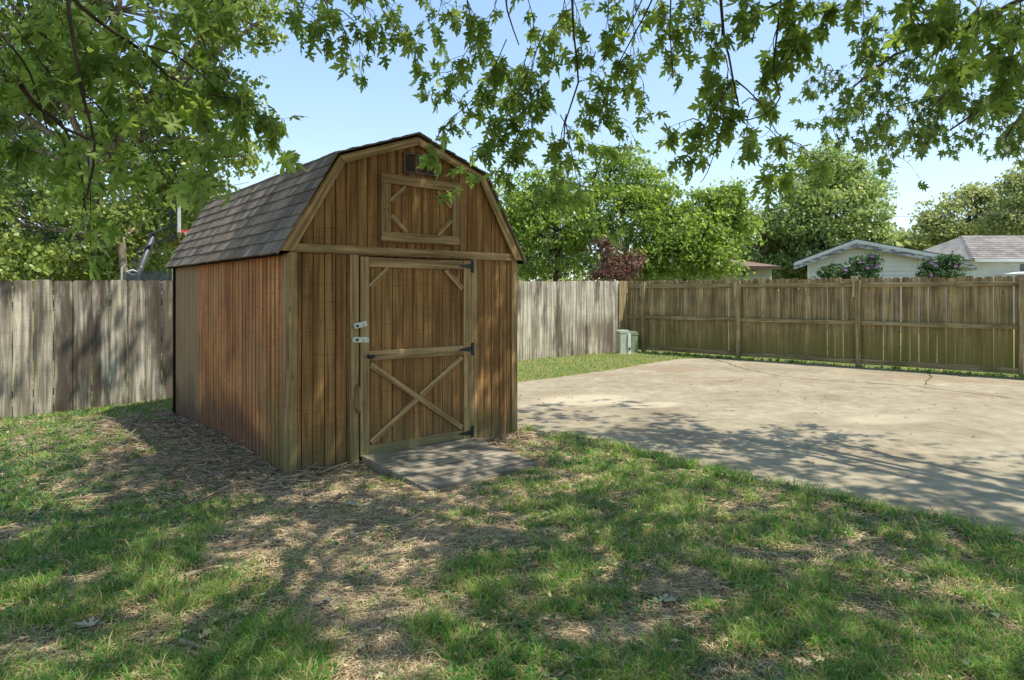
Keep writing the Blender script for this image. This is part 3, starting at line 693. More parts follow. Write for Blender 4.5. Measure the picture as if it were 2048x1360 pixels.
for x in (a0+.2, a0+1.4): 
    mb = MB(); mb.box(x, x+.06, -2.1, -2.04, 0, zpx(551, Zh)); mb.build('post', M['white_paint'], aw)
mb = MB(); mb.box(hx_(2040), hx_(2070), -.05, -.032, 1.2, zpx(528, Zh)); mb.build('window', M['window'], ho)
# brown roofed house
Zb = 25; bx = xpx(1510, Zb); bo = empty('house', (bx, Zb, 0), 0, 'small sage green house with brown hip roof between the trees', 'house')
mb = MB(); k = 0; zt = zpx(533, Zb)
while k*.2 < zt-.1:
    mb.add([(-3.5, -.03, k*.2), (xpx(1543, Zb)-bx, -.03, k*.2), (xpx(1543, Zb)-bx, -.004, k*.2+.2), (-3.5, -.004, k*.2+.2)], [(0, 1, 2, 3)]); k += 1
w = mb.build('wall', M['vinyl_green'], bo); mb = MB(); mb.box(-3.5, xpx(1543, Zb)-bx, 0, 5, 0, zt); mb.build('wall_body', M['vinyl_green'], w)
mb = MB(); xr = xpx(1551, Zb)-bx; zr = zpx(502, Zb)
mb.add([(-4, -.5, zt), (xr, -.5, zt), (xr, 6.5, zt), (-4, 6.5, zt), (-2.5, 3, zr+.1), (xr-2.6, 3, zr+.1)], [(0, 1, 5, 4), (1, 2, 5), (2, 3, 4, 5), (3, 0, 4)]); mb.build('roof', M['shingle_brown'], bo)
mb = MB(); mb.box(-4, xr, -.53, -.505, zt-.12, zt-.0); mb.build('gutter', M['vent'], bo)
# basketball hoop
Zk = 15.5; bh = empty('basketball_hoop', (xpx(275, Zk), Zk, -.1), R(27), 'basketball hoop with slanted dark pole standing beyond the grey fence', 'basketball hoop')
def K(px, py, dy=0): p = P(px, py, Zk); return Vector((p.x-bh.location.x, dy, p.z-bh.location.z))
mb = MB(); b0 = K(271, 563); t0 = K(303, 468); d = (b0-t0).normalized(); foot = b0+d*((b0.z)/-d.z) if d.z else b0
mb.tube([foot, t0], [.075, .075], 12); mb.build('pole', M['hoop_black'], bh, smooth=True)
for dy in (-.09, .09):
    for q in ([K(294, 469, dy), K(345, 446, dy)], [K(277, 500, dy), K(345, 466, dy)]):
        mb = MB(); mb.tube(q, .018, 6); mb.build('arm', M['hoop_black'], bh)
mb = MB(); mb.tube([K(277, 500), K(262, 545), K(260, 563)], .022, 6); mb.build('strut', M['hoop_black'], bh)
mb = MB(); mb.box(K(346, 0).x, K(352, 0).x, -.85, .85, K(0, 468).z, K(0, 387).z); bd = mb.build('backboard', M['hoop_white'], bh, .01)
for dy in (-.45, 0, .45):
    mb = MB(); mb.tube([K(345, 392, dy), K(334, 425, dy), K(334, 478, dy), K(345, 470, dy)], .016, 6); mb.build('brace_frame', M['hoop_black'], bh)
cx = K(353, 458); mb = MB(); rc = cx+Vector((.28, 0, 0)); ring = [rc+Vector((.225*math.cos(a), .225*math.sin(a), 0)) for a in [i*math.pi/12 for i in range(25)]]
mb.tube(ring, .012, 6); mb.box(cx.x-.02, cx.x+.07, -.08, .08, cx.z-.06, cx.z+.01); rim = mb.build('rim', M['hoop_red'], bh)
mb = MB()
for i in range(12):
    a = i*math.pi/6
    for s in (-1, 1): mb.tube([rc+Vector((.22*math.cos(a), .22*math.sin(a), 0)), rc+Vector((.16*math.cos(a+s*.26), .16*math.sin(a+s*.26), -.22)), rc+Vector((.13*math.cos(a), .13*math.sin(a), -.42))], .006, 4)
mb.build('net', M['net'], rim)
mb = MB(); mb.tube([K(258, 545, -.3), K(268, 541, -.3), K(280, 546, -.3), K(268, 551, -.3), K(258, 545, -.3)], .025, 6); mb.build('base_handle', M['hoop_white'], bh)
# trampoline with net
Zt = 13.0; tc = P(372, 560, 14.6); tp = empty('trampoline', (tc.x, tc.y, -.1), 0, 'trampoline with dark safety net behind the barn shed and grey fence', 'trampoline')
rr = 1.25; ringp = [(rr*math.cos(a), rr*math.sin(a), .8) for a in [i*math.pi/16 for i in range(33)]]
mb = MB(); mb.tube(ringp, .03, 6); mb.build('frame_ring', M['hoop_black'], tp)
mb = MB(); mb.add([(x*.95, y*.95, .8) for x, y, z in ringp[:-1]], [tuple(range(32))]); mb.build('jumping_mat', M['void'], tp)
zt = zpx(533, 14)+.1
mb = MB(); vs = []
for x, y, z in ringp[:-1]: vs += [(x, y, .82), (x, y, zt-.12)]
mb.add(vs, [(2*i, 2*i+1, (2*i+3) % 64, (2*i+2) % 64) for i in range(32)]); mb.build('safety_net', M['mesh_net'], tp)
for i in range(6):
    a = i*math.pi/3+2.9; x, y = (rr+.04)*math.cos(a), (rr+.04)*math.sin(a)
    mb = MB(); mb.tube([(x, y, 0), (x, y, zt-.05), (x*.94, y*.94, zt+.03)], .02, 6); mb.build('pole', M['pedestal'], tp)

# ---------------------------------------------------------------- leaves
LEAF5 = np.array([(0, 0), (.14, .02), (.24, -.03), (.38, .0), (.3, .1), (.15, .19), (.3, .27), (.42, .3), (.62, .5), (.46, .49), (.42, .57), (.3, .46), (.1, .4), (.13, .58), (.3, .74), (.15, .75), (.13, .86), (0, 1.12)])
def lobed():
    r = LEAF5; l = r[1:-1][::-1].copy(); l[:, 0] *= -1; o = np.concatenate([r, l]); v = np.concatenate([[(0, .3)], o])
    z = -.16*np.abs(v[:, 0])-.22*(v[:, 1]-.3)**2; z[0] = .02
    n = len(o); f = np.array([(0, i+1, (i+1) % n+1) for i in range(n)]); return np.column_stack([v, z]), f
def star():
    a = [(0, 0), (.42, .05), (.2, .25), (.52, .55), (.15, .5), (0, 1.05)]; l = [(-x, y) for x, y in a[1:-1]][::-1]; o = np.array(a+l)
    v = np.concatenate([[(0, .3)], o]); z = -.15*np.abs(v[:, 0])-.15*(v[:, 1]-.3)**2; n = len(o)
    return np.column_stack([v, z]), np.array([(0, i+1, (i+1) % n+1) for i in range(n)])
def oval():
    v = np.array([(0, 0, 0), (.36, .42, -.1), (0, 1, -.12), (-.36, .42, -.1)]); return v, np.array([(0, 1, 2), (0, 2, 3)])
LOBED, STAR, OVAL = lobed(), star(), oval()
def norm(a): return a/np.maximum(np.linalg.norm(a, axis=1, keepdims=True), 1e-9)
def leaves_obj(name, pos, tip, nor, size, tmpl, mat, parent=None):
    pos = np.asarray(pos, float); tip = norm(np.asarray(tip, float)); nor = np.asarray(nor, float); size = np.asarray(size, float)
    nor = norm(nor-(nor*tip).sum(1, keepdims=True)*tip); xa = np.cross(tip, nor)
    V, Fc = tmpl; n = len(pos); k = len(V); q_ = np.random.default_rng(n); xa = xa*q_.uniform(.72, 1.12, (n, 1)); zs = q_.uniform(-.5, 3.2, (n, 1, 1))
    W_ = (pos[:, None, :]+size[:, None, None]*(V[None, :, 0:1]*xa[:, None, :]+V[None, :, 1:2]*tip[:, None, :]+V[None, :, 2:3]*zs*nor[:, None, :])).reshape(-1, 3)
    FF = (Fc[None]+(np.arange(n)*k)[:, None, None]).reshape(-1, Fc.shape[1])
    return mesh_np(name, W_, [FF], mat, parent)
class Acc:
    def __init__(s): s.p = []; s.t = []; s.n = []; s.s = []; s.tw = MB()
    def leaf(s, p, t, n, z): s.p.append(tuple(p)); s.t.append(tuple(t)); s.n.append(tuple(n)); s.s.append(z)
def rv(s=1): return Vector((random.gauss(0, s), random.gauss(0, s), random.gauss(0, s)))
DOWN = Vector((0, 0, -1))
def spray(acc, A, B, width, n, size, r0=.004, sag=.08, upn=.5, petiole=True):
    """a twig from A to B with side twigs and leaves hanging from them"""
    A = Vector(A); B = Vector(B); Ln = (B-A).length; k = max(4, int(Ln/.09)); pts = []
    bow = rv(.06)*Ln
    for i in range(k+1):
        u = i/k; q = A.lerp(B, u)+DOWN*(-sag*math.sin(u*math.pi))*Ln*.5+bow*math.sin(u*math.pi)+rv(.006); pts.append(q)
    acc.tw.tube(pts, [r0*(1-.75*i/k) for i in range(k+1)], 5, cap=False)
    D = (B-A).normalized(); m = max(2, int(n/4.5)); done = 0
    for j in range(m):
        u = 1-(j/m)*.86 if j else 1.0
        u = min(1, max(.03, u+random.uniform(-.04, .04))); x = u*k; i = min(k-1, int(x)); q = pts[i].lerp(pts[i+1], x-i)
        sd_ = (D*.5+rv(.55)+DOWN*.35).normalized(); ln = width*random.uniform(.25, 1)
        e = q+sd_*ln; mid = q.lerp(e, .5)+rv(.012)
        acc.tw.tube([q, mid, e], [.0022, .0016, .001], 4, cap=False)
        for h in range(random.choice((3, 4, 5, 6))):
            v = random.choice((.35, .6, .8, .95, 1.0, 1.0)); w_ = (q.lerp(mid, v*2) if v < .5 else mid.lerp(e, v*2-1))
            pd = (sd_*.6+rv(.6)+DOWN*.3).normalized(); pl_ = random.uniform(.025, .06)*(size/.11); b = w_+pd*pl_
            if petiole: acc.tw.tube([w_, b], [.0009, .0008], 3, cap=False)
            td = (pd*.55+DOWN*random.uniform(.2, 1.1)+rv(.25)); nn = Vector((0, 0, upn))+rv(.6)
            acc.leaf(b, td, nn, size*random.uniform(.55, 1.15)); done += 1
def finish(acc, tmpl, leafm, root, crown='crown', twm=None):
    c = leaves_obj(crown, acc.p, acc.t, acc.n, acc.s, tmpl, leafm, root)
    if acc.tw.v: 
        t_ = acc.tw.build('twigs', twm or M['twig'], c)
    return c
def limb(mb, pts, r0, r1, n=9):
    # smooth the path a little and add wobble
    pts = [Vector(p) for p in pts]; out = []
    for i in range(len(pts)-1):
        k = max(2, int((pts[i+1]-pts[i]).length/.35))
        for j in range(k):
            u = j/k; p0 = pts[max(i-1, 0)]; p1 = pts[i]; p2 = pts[i+1]; p3 = pts[min(i+2, len(pts)-1)]
            q = .5*((2*p1)+(p2-p0)*u+(2*p0-5*p1+4*p2-p3)*u*u+(3*p1-p0-3*p2+p3)*u**3); out.append(q+rv(r1*.5))
    out.append(pts[-1]); m = len(out)
    mb.tube(out, [r0+(r1-r0)*(i/(m-1))**.8 for i in range(m)], n, cap=False); return out

# ---- the big silver maple that stands behind the camera and hangs over the yard
maple = empty('maple_tree', (.6, -3.2, 0), 0, 'silver maple overhead, its lobed leaves and dark branches hanging into the top of the picture', 'tree')
acc = Acc(); T0 = Vector((.6, -3.2, 0))
acc.loc = T0
tk = MB(); fork = Vector((.8, -2.8, 2.9))
limb(tk, [T0+DOWN*.2, Vector((.65, -3.1, 1.3)), fork], .42, .3, 14)
for i in range(9):  # root flare
    a = i*.7; tk.tube([T0+Vector((math.cos(a)*.3, math.sin(a)*.3, .35)), T0+Vector((math.cos(a)*.65, math.sin(a)*.65, -.06))], [.12, .06], 7)
LB_T = [Vector((-3.2, 1.5, 6.5)), Vector((-4.6, 2.2, 4.6)), Vector((0, 3.5, 7.5)), Vector((2.2, 3.5, 6.2)), Vector((4.5, 3.8, 6.8)), Vector((3, 6, 8)), Vector((-1.5, 5, 8.2)), Vector((1, -5.5, 8.5)), Vector((6, 1, 7.4)), Vector((.9, 1.7, 4.0)), Vector((5.2, 2.6, 4.4)), Vector((-5.5, -1, 7))]
limbs_pts = []
for q in LB_T:
    s = fork+rv(.1); mid = fork.lerp(q, .5)+Vector((0, 0, .6))
    limbs_pts += limb(tk, [s, fork.lerp(q, .22)+Vector((0, 0, .5)), mid, q], .085, .015, 8)
tk = tk.build('trunk', M['bark'], maple, smooth=True)
def near_limb(p):
    return min(limbs_pts, key=lambda q: (q-p).length_squared)
def S(x0, y0, Z0, x1, y1, Z1, w, n, size=.086, r0=.0035): spray(acc, P(x0, y0, Z0), P(x1, y1, Z1), w*1.05, int(n*.9), size, r0)
def B(pts, r=.008):               # a bare dark branch through photo points (px, py, Z)
    q = [P(*p) for p in pts]; limb(acc.tw, q, r, r*.45, 6)
# bare branches seen against the sky
B([(1140, -60, 3.7), (1148, 70, 3.8), (1156, 165, 3.9), (1130, 245, 4.0), (1128, 300, 4.05)], .008)
B([(1438, -60, 3.4), (1446, 60, 3.45), (1456, 110, 3.5), (1478, 215, 3.6)], .010)
B([(1570, -60, 3.5), (1550, 90, 3.5), (1549, 150, 3.55), (1560, 195, 3.6), (1530, 228, 3.6), (1470, 243, 3.7), (1420, 225, 3.7)], .006)
B([(1472, 160, 3.6), (1520, 205, 3.65), (1555, 265, 3.7), (1605, 295, 3.75)], .005)
B([(1008, -50, 3.8), (1015, 20, 3.8), (1038, 90, 3.9)], .008)
B([(1345, -60, 3.6), (1340, 60, 3.6), (1345, 140, 3.7), (1335, 162, 3.7)], .005)
B([(1330, -60, 3.6), (1290, 30, 3.7), (1240, 120, 3.9), (1205, 205, 4.0)], .006)
B([(1300, -40, 3.6), (1265, 40, 3.7), (1235, 100, 3.8)], .005)
B([(1560, 5, 3.4), (1490, 45, 3.45), (1440, 85, 3.5)], .005)
B([(1465, 160, 3.55), (1440, 200, 3.6), (1410, 250, 3.6), (1397, 275, 3.6)], .005)
B([(1450, 220, 3.6), (1440, 270, 3.7), (1415, 345, 3.7), (1400, 365, 3.7)], .004)
B([(1130, 240, 4), (1150, 340, 4.2), (1165, 410, 4.3)], .004)
B([(930, -60, 4), (935, 10, 4), (950, 60, 4)], .006)
B([(700, -60, 3.8), (720, 10, 3.8)], .006)
# leafy sprays
for a in [
  # upper centre-left cluster
  (560,-40,3.6,650,60,3.6,.16,45),(610,-50,3.7,700,95,3.7,.16,55),(680,-50,3.7,770,60,3.8,.16,50),(740,-40,3.8,830,110,3.9,.15,40),(690,20,3.8,720,130,3.8,.1,22),(840,-50,4,905,40,4,.14,34),(640,-40,3.9,590,30,3.8,.1,24),(880,-40,4,850,60,3.9,.1,20),
  (920,-40,4,985,110,4.1,.15,40),(1010,-40,4,960,60,4.1,.12,28),(1040,-40,4,1060,90,4.1,.12,28),
  # the dense mass over the shed's right slope
  (960,70,4.1,900,180,4.2,.18,55),(1010,80,4,960,210,4.1,.2,70),(1060,90,4,1000,250,4.1,.2,75),(1090,60,4,1060,240,4.1,.2,75),(1100,160,4,1020,310,4.2,.2,80),(960,190,4.1,860,295,4.2,.14,42),(1000,240,4.2,930,350,4.3,.16,45),(940,130,4.3,845,150,4.3,.13,34),
  (1060,240,4.2,1010,370,4.3,.16,45),(1130,230,4.1,1100,380,4.2,.15,36),(1150,330,4.3,1170,410,4.3,.1,22),(1120,230,4.2,1200,290,4.3,.13,34),(1100,250,4.3,1140,330,4.3,.14,34),(1070,330,4.4,1130,430,4.5,.12,26),
  (1130,-50,3.9,1110,120,4,.15,45),(1150,-40,3.9,1190,110,4,.15,45),(1190,100,4,1180,220,4.1,.14,38),(1180,160,4,1240,250,4.1,.12,32),(1220,-40,3.8,1230,120,3.9,.16,50),(1270,-40,3.8,1270,100,3.9,.15,42),(1240,100,3.9,1290,215,4,.12,34),(1215,180,4,1200,235,4,.1,20),(1250,150,4,1225,170,4,.12,20),
  (1310,-40,3.7,1330,70,3.7,.14,40),(1350,-40,3.7,1380,60,3.7,.13,32),(1330,60,3.7,1350,130,3.8,.1,20),(1400,-40,3.6,1410,60,3.6,.12,26),
  # long pendulous branch in the middle right
  (1445,60,3.5,1420,150,3.6,.12,32),(1440,110,3.6,1415,240,3.7,.14,44),(1455,110,3.6,1470,230,3.7,.14,46),(1470,200,3.7,1440,270,3.8,.13,34),(1480,210,3.7,1530,200,3.8,.12,28),(1500,215,3.7,1490,290,3.8,.13,34),(1530,250,3.8,1560,290,3.8,.12,28),
  (1440,260,3.7,1380,310,3.8,.1,24),(1400,240,3.7,1345,255,3.8,.09,20),(1440,300,3.8,1395,330,3.8,.08,14),
  # right of centre
  (1500,-50,3.4,1480,50,3.5,.14,40),(1560,-50,3.4,1580,60,3.5,.15,50),(1620,-50,3.4,1600,90,3.5,.15,46),(1550,60,3.5,1560,150,3.6,.1,26),(1600,60,3.5,1575,130,3.6,.1,20),(1640,-40,3.5,1650,30,3.5,.1,24),(1690,-50,3.3,1700,20,3.4,.1,22),(1730,-40,3.2,1725,70,3.3,.08,16),(1728,60,3.3,1735,125,3.3,.07,22),
  (1560,280,3.8,1640,330,3.9,.13,28),(1600,300,3.8,1660,335,4,.1,18),(1520,330,3.9,1560,370,4,.1,22),(1580,290,3.8,1540,345,3.9,.1,20),(1180,430,4.6,1210,470,4.7,.07,10),
  # upper right, close leaves before the sweetgum
  (1800,-60,2.9,1840,60,3,.16,40,.1),(1900,-60,2.8,1900,110,2.9,.14,34,.1),(1980,-60,2.9,1960,90,3,.14,32,.1),(1940,40,3,1880,170,3.1,.12,24,.11),(2040,-40,2.8,2030,120,2.9,.14,24,.1),(2060,60,2.9,2000,180,3,.08,8,.11)]:
    S(*a)
# left mass, closer and larger leaves
for a in [(-60,-60,2.7,90,70,2.8),(60,-60,2.7,180,90,2.9),(150,-60,2.8,260,80,2.9),(260,-60,3,330,60,3.1),(340,-60,3.2,400,40,3.3),(400,-60,3.4,470,30,3.5),
          (-60,40,2.7,60,180,2.8),(40,60,2.7,150,200,2.8),(140,60,2.9,240,190,3),(240,50,3,340,160,3.1),(330,60,3.2,420,160,3.3),(400,80,3.3,470,180,3.4),
          (-60,160,2.7,60,290,2.8),(60,180,2.8,150,310,2.9),(150,170,2.9,260,290,3),(250,150,3,350,260,3.1),(340,150,3.2,450,240,3.3),(430,150,3.3,530,220,3.4),(420,190,3.3,540,255,3.4),
          (-60,280,2.7,50,380,2.8),(180,270,3,260,370,3.1),(260,240,3,350,340,3.1),(340,240,3.2,420,330,3.3),(400,300,3.2,425,375,3.3),(110,300,3,180,400,3.1),(170,390,3.1,180,440,3.1)]:
    spray(acc, P(*a[:3]), P(*a[3:]), .2, 30 if a[1] < 230 else 15, .108, .004)
B([(130, -60, 2.6), (140, 40, 2.65), (165, 190, 2.7), (190, 285, 2.8), (180, 370, 2.9), (165, 400, 2.9)], .009)
B([(140, -10, 2.7), (200, 45, 2.8), (290, 108, 3), (335, 150, 3.1), (385, 182, 3.2)], .010)
B([(290, 90, 3), (350, 110, 3.1), (400, 145, 3.2), (428, 175, 3.3)], .006)
B([(40, 170, 2.6), (80, 215, 2.7), (130, 255, 2.8), (205, 290, 2.9)], .012)
B([(170, 180, 2.8), (172, 260, 2.9), (180, 360, 3), (182, 440, 3.1)], .004)
B([(120, 240, 2.8), (160, 330, 2.9), (172, 420, 3)], .005)
B([(-60, 0, 2.6), (20, 90, 2.6), (60, 150, 2.7), (95, 260, 2.8)], .007)
# canopy over the yard: the part of the crown that shades the grass, shed and patio edge
def shade_want(x, y):
    e = 9.0-(x+y)+(vn(x, y, .9, 77)-.5)*2.2           # patio edge of the shade
    w_ = 1 if e > .5 else (.5 if e > 0 else 0)
    if x < -3.2: w_ *= .62 if y < 5 else .34
    if -1.2 < x < .9 and 5.6 < y < 8: w_ *= .8
    return w_
fillb = 0
while fillb < 2900:
    g = Vector((random.uniform(-7.5, 6.5), random.uniform(-3, 9.5), random.choice((0, 0, 0, 1.5, 2.5))))
    if random.random() > shade_want(g.x, g.y): continue
    hh = random.uniform(3.6, 8.8); q = g+SUN*((hh-g.z)/SUN.z)
    el = (q.z-EYE)/max(.3, q.y) if q.y > 0 else 9
    if q.y > 0 and el < .60+.12/max(.5, q.y) and abs(q.x)/q.y < 1.2: continue
    if (q-Vector((1, 1.5, 5.5))).length > 9: continue
    fillb += 1
    d = (q-near_limb(q)).normalized()*.6+rv(.4); spray(acc, q, q+d*random.uniform(.5, .9), .42, 18, .125, .004, petiole=False)
k = 0
while k < 420:                    # extra unseen leaf sprays, added to even out the shade on the shed front
    g = SH_A+SH_U*random.uniform(-.3, 1.9)+Vector((0, 0, random.uniform(0, 3.1))); hh = random.uniform(4.6, 8.2); q = g+SUN*((hh-g.z)/SUN.z)
    if (q.z-EYE)/q.y < .56: continue
    k += 1; spray(acc, q, q+rv(.35), .35, 14, .12, .003, petiole=False)
print('maple leaves', len(acc.p))
inv = -T0
acc.p = [(p[0]+inv.x, p[1]+inv.y, p[2]+inv.z) for p in acc.p]; acc.tw.v = [(p[0]+inv.x, p[1]+inv.y, p[2]+inv.z) for p in acc.tw.v]
tk.matrix_parent_inverse = Matrix.Translation(-T0)
finish(acc, LOBED, M['maple'], maple)

# ---- sweetgum at the right
gumt = empty('sweetgum_tree', (7.9, 1.2, 0), 0, 'fine leaved tree reaching into the upper right corner of the picture', 'tree')
acc = Acc(); T1 = Vector((7.9, 1.2, 0)); gt = MB(); fk = Vector((7.8, 1.6, 3.2)); limb(gt, [T1+DOWN*.2, Vector((7.9, 1.4, 1.6)), fk], .24, .18, 12)
GB = [[(2080, -20, 6), (1900, 70, 6), (1790, 110, 6), (1700, 180, 6.1)], [(2100, 40, 5.6), (1960, 120, 5.7), (1860, 220, 5.8)], [(2120, 90, 5.8), (2000, 190, 5.9), (1900, 260, 6)], [(2120, 160, 6), (2050, 220, 6), (2010, 280, 6)]]
for b in GB:
    q = [P(*p) for p in b]; limb(gt, [fk, fk.lerp(q[0], .5)+Vector((0, 0, .4)), q[0]], .08, .03, 7); limb(gt, q, .026, .008, 6)
gt = gt.build('trunk', M['bark'], gumt, smooth=True); gt.matrix_parent_inverse = Matrix.Translation(-T1)
GUM = [(1860,10,40),(1900,60,60),(1960,40,60),(2020,60,60),(1800,60,45),(1820,130,55),(1750,90,35),(1730,150,45),(1690,170,40),(1660,160,22),(1720,210,45),(1780,190,50),(1850,190,60),(1920,140,65),(1990,130,65),(2040,150,50),(1660,230,22),(1700,260,26),(1760,250,45),(1820,250,50),(1880,230,50),(1940,210,60),(2000,210,55),(2040,230,45),
       (1740,285,26),(1790,300,26),(1830,270,34),(1770,330,14),(1890,270,26),(1950,265,10),(2010,280,34),(2040,290,30),(1985,255,30),(1640,175,12),(1655,245,12),(2060,20,60),(2070,120,60),(2080,220,50),(1800,20,20),(2100,300,20),(1765,40,14)]
for cx, cy, n in GUM:
    Z = random.uniform(5.7, 6.5)
    for k in range(3):
        a = P(cx+random.gauss(18, 14), cy-random.uniform(14, 40), Z+random.uniform(-.4, .4)); b = P(cx+random.gauss(-4, 22), cy+random.gauss(6, 16), Z+random.uniform(-.4, .4))
        spray(acc, a, b, .17, int(n*.62), .088, .003, petiole=False)
for k in range(110):
    q = Vector((random.uniform(6.2, 10.5), random.uniform(.5, 6), random.uniform(4.2, 8)))
    if q.x/q.y < .83 and (q.z-EYE)/q.y < .5: continue
    spray(acc, q, q+rv(.35), .25, 26, .1, .004, petiole=False)
acc.p = [(p[0]-T1.x, p[1]-T1.y, p[2]) for p in acc.p]; acc.tw.v = [(p[0]-T1.x, p[1]-T1.y, p[2]) for p in acc.tw.v]
finish(acc, STAR, M['gum'], gumt)

# ---------------------------------------------------------------- background trees
def tree(name, label, base, trunk_top, r0, lobes, nclump, per, size, mat, barkm=None, tm_=OVAL, seed=0, up=.7, clr=.32, group=None, cat='tree', droop=0, shell=.55, gap=.3, thr=.31):
    random.seed(seed); rng = np.random.default_rng(seed)
    base = Vector(base); top = Vector(trunk_top); o = empty(name, base, 0, label, cat, group)
    mb = MB(); limb(mb, [DOWN*.2, (top-base)*.5+rv(.06), top-base], r0, r0*.6, 10)
    tot = sum(l[3]*l[4]*l[5] for l in lobes)**.5
    wts = [(l[3]*l[4]*l[5])**.67 for l in lobes]; sw = sum(wts); ps = []; 
    for (cx, cy, cz, rx, ry, rz_), w_ in zip(lobes, wts):
        c = Vector((cx, cy, cz)); l_ = limb(mb, [top-base, (top.lerp(c, .5)-base)+rv(.15), c-base], r0*.45, r0*.12, 7)
        m = max(3, int(nclump*w_/sw))
        for i in range(m):
            d = rv(1).normalized(); rr_ = random.uniform(shell, 1.0)**.7*random.choice((.8, .92, 1.0, 1.0, 1.12, 1.3)); q = c+Vector((d.x*rx, d.y*ry, d.z*rz_))*rr_
            if float(vn(q.x+q.y*.6, q.z*1.4, gap/clr, seed)) < thr: continue
            if i % 3 == 0: limb(mb, [c-base, (c.lerp(q, .6)-base)+rv(.08), q-base], r0*.1, r0*.035, 4)
            ps.append(q-base)
    tr_ = mb.build('trunk', barkm or M['bark'], o, smooth=True)
    ps = np.array([tuple(p) for p in ps]); n = len(ps)
    cr = rng.uniform(.35, 1.6, (n, 1, 1))*clr
    off_ = rng.normal(0, 1, (n, per, 3)); off_ /= np.maximum(1, np.linalg.norm(off_, axis=2, keepdims=True)/1.6); off_ *= cr*np.array([1, 1, .45])*.62
    if droop: off_[:, :, 2] -= np.abs(rng.normal(0, droop, (n, per)))
    pos = (ps[:, None, :]+off_).reshape(-1, 3); N = len(pos)
    tip = rng.normal(0, .7, (N, 3)); tip[:, 2] -= .45; nor = rng.normal(0, .55, (N, 3)); nor[:, 2] += up
    leaves_obj('crown', pos, tip, nor, rng.uniform(.6, 1.2, N)*size, tm_, mat, o); return o
def L_(px, py, Z, rpx, rpy, dz=None):     # a lobe from photo centre and radii
    p = P(px, py, Z); rx = rpx/F*Z; rz_ = rpy/F*Z; return (p.x, p.y, p.z, rx, dz or max(rx, rz_)*.8, rz_)
def base_at(px, Z): return (xpx(px, Z), Z, -.1)
def at(px, py, Z): return tuple(P(px, py, Z))
# left: tall bright tree with its crown running out of the top
tree('shade_tree', 'tall bright green tree beyond the left fence, its crown reaching the top edge', base_at(175, 17), at(190, 330, 17), .28,
     [L_(60,60,17,170,130), L_(230,20,17,180,120), L_(400,0,17,120,90), L_(480,40,17,80,60), L_(330,150,17,140,90), L_(150,210,17,160,110), L_(440,190,17.5,70,40), L_(480,225,17.5,40,18), L_(420,270,17,85,55), L_(480,310,17,40,35), L_(300,300,17.5,120,80), L_(20,270,17,120,110), L_(380,350,17.5,90,40), L_(530,30,17,25,35), L_(-100,150,17,140,160), L_(250,-150,17,260,120), L_(470,-60,17,90,60)],
     1500, 34, .15, M['leaf_bright'], M['bark_pale'], seed=3, clr=.42)
tree('shade_tree', 'leafy tree rising just over the left fence boards beside the basketball pole', base_at(245, 15.5), at(243, 480, 15.5), .13,
     [L_(60,440,16,120,90), L_(180,470,16,110,80), L_(300,460,17,70,80), L_(-60,430,16,110,110), L_(380,420,18,70,60), L_(120,520,16,150,50), L_(300,530,17,80,40)], 620, 34, .14, M['leaf_bright'], M['bark_pale'], seed=4, clr=.4)
tree('shade_tree', 'pale willowy tree behind the basketball backboard', base_at(320, 19), at(320, 470, 19), .14,
     [L_(380,440,20,80,70), L_(310,420,20,90,80), L_(400,480,20,60,60), L_(260,500,20,80,60), L_(440,400,20.5,40,30)], 520, 34, .12, M['leaf_far'], M['bark_pale'], seed=5, clr=.4, droop=.15)
tree('shade_tree', 'dark leafy tree filling the far left behind the fence', base_at(-20, 22), at(0, 420, 22), .25,
     [L_(0,400,22,200,160), L_(200,420,23,160,150), L_(-150,300,22,180,200), L_(120,500,22,160,70), L_(330,520,24,120,60)], 600, 34, .2, M['leaf_shrub'], seed=6, clr=.55)
# middle: two broad redbuds
tree('redbud_tree', 'broad yellow green redbud just right of the shed roof above the back fence', base_at(1110, 20), at(1115, 500, 20), .13,
     [L_(1060,400,19.5,80,60), L_(1150,370,19.5,85,50), L_(1230,340,19.5,75,40), L_(1300,380,19.5,60,50), L_(1240,420,19,80,55), L_(1120,460,19,90,60), L_(1020,450,19.5,60,70), L_(1330,430,20,50,50), L_(1235,315,19.5,45,22), L_(1205,310,19.5,12,20), L_(1325,350,19.5,35,25), L_(1200,500,19,80,50), L_(1050,520,19.5,80,35)],
     900, 30, .13, M['leaf_redbud'], seed=7, clr=.38, up=1.1)
tree('redbud_tree', 'lower yellow green redbud between the red shrub and the brown roofed house', base_at(1370, 19.5), at(1375, 500, 19.5), .11,
     [L_(1400,420,19.5,65,40), L_(1450,400,19.5,40,30), L_(1370,470,19,80,50), L_(1450,460,19.5,60,45), L_(1330,510,19,70,45), L_(1410,520,19,62,38), L_(1480,430,19.5,25,25), L_(1470,370,19.5,20,12), L_(1290,530,19,50,30)],
     620, 30, .13, M['leaf_redbud'], seed=8, clr=.36, up=1.1)
tree('red_leaf_shrub', 'purple red leaved shrub showing over the fence corner', base_at(1240, 18.2), at(1238, 560, 18.2), .05,
     [L_(1215,500,18,20,30), L_(1240,535,18,40,25), L_(1265,520,18,20,22), L_(1212,480,18,10,14), L_(1225,550,18,45,15)], 150, 22, .085, M['leaf_red'], seed=9, clr=.2, thr=.2, cat='shrub')
tree('shade_tree', 'dark tree standing behind both redbuds', base_at(1250, 28), at(1250, 470, 28), .2,
     [L_(1180,450,28,160,90), L_(1350,450,28,120,60), L_(1080,470,28,120,90), L_(1300,520,28,200,50), L_(1450,480,29,60,60)], 420, 30, .2, M['leaf_shrub'], seed=10, clr=.6)
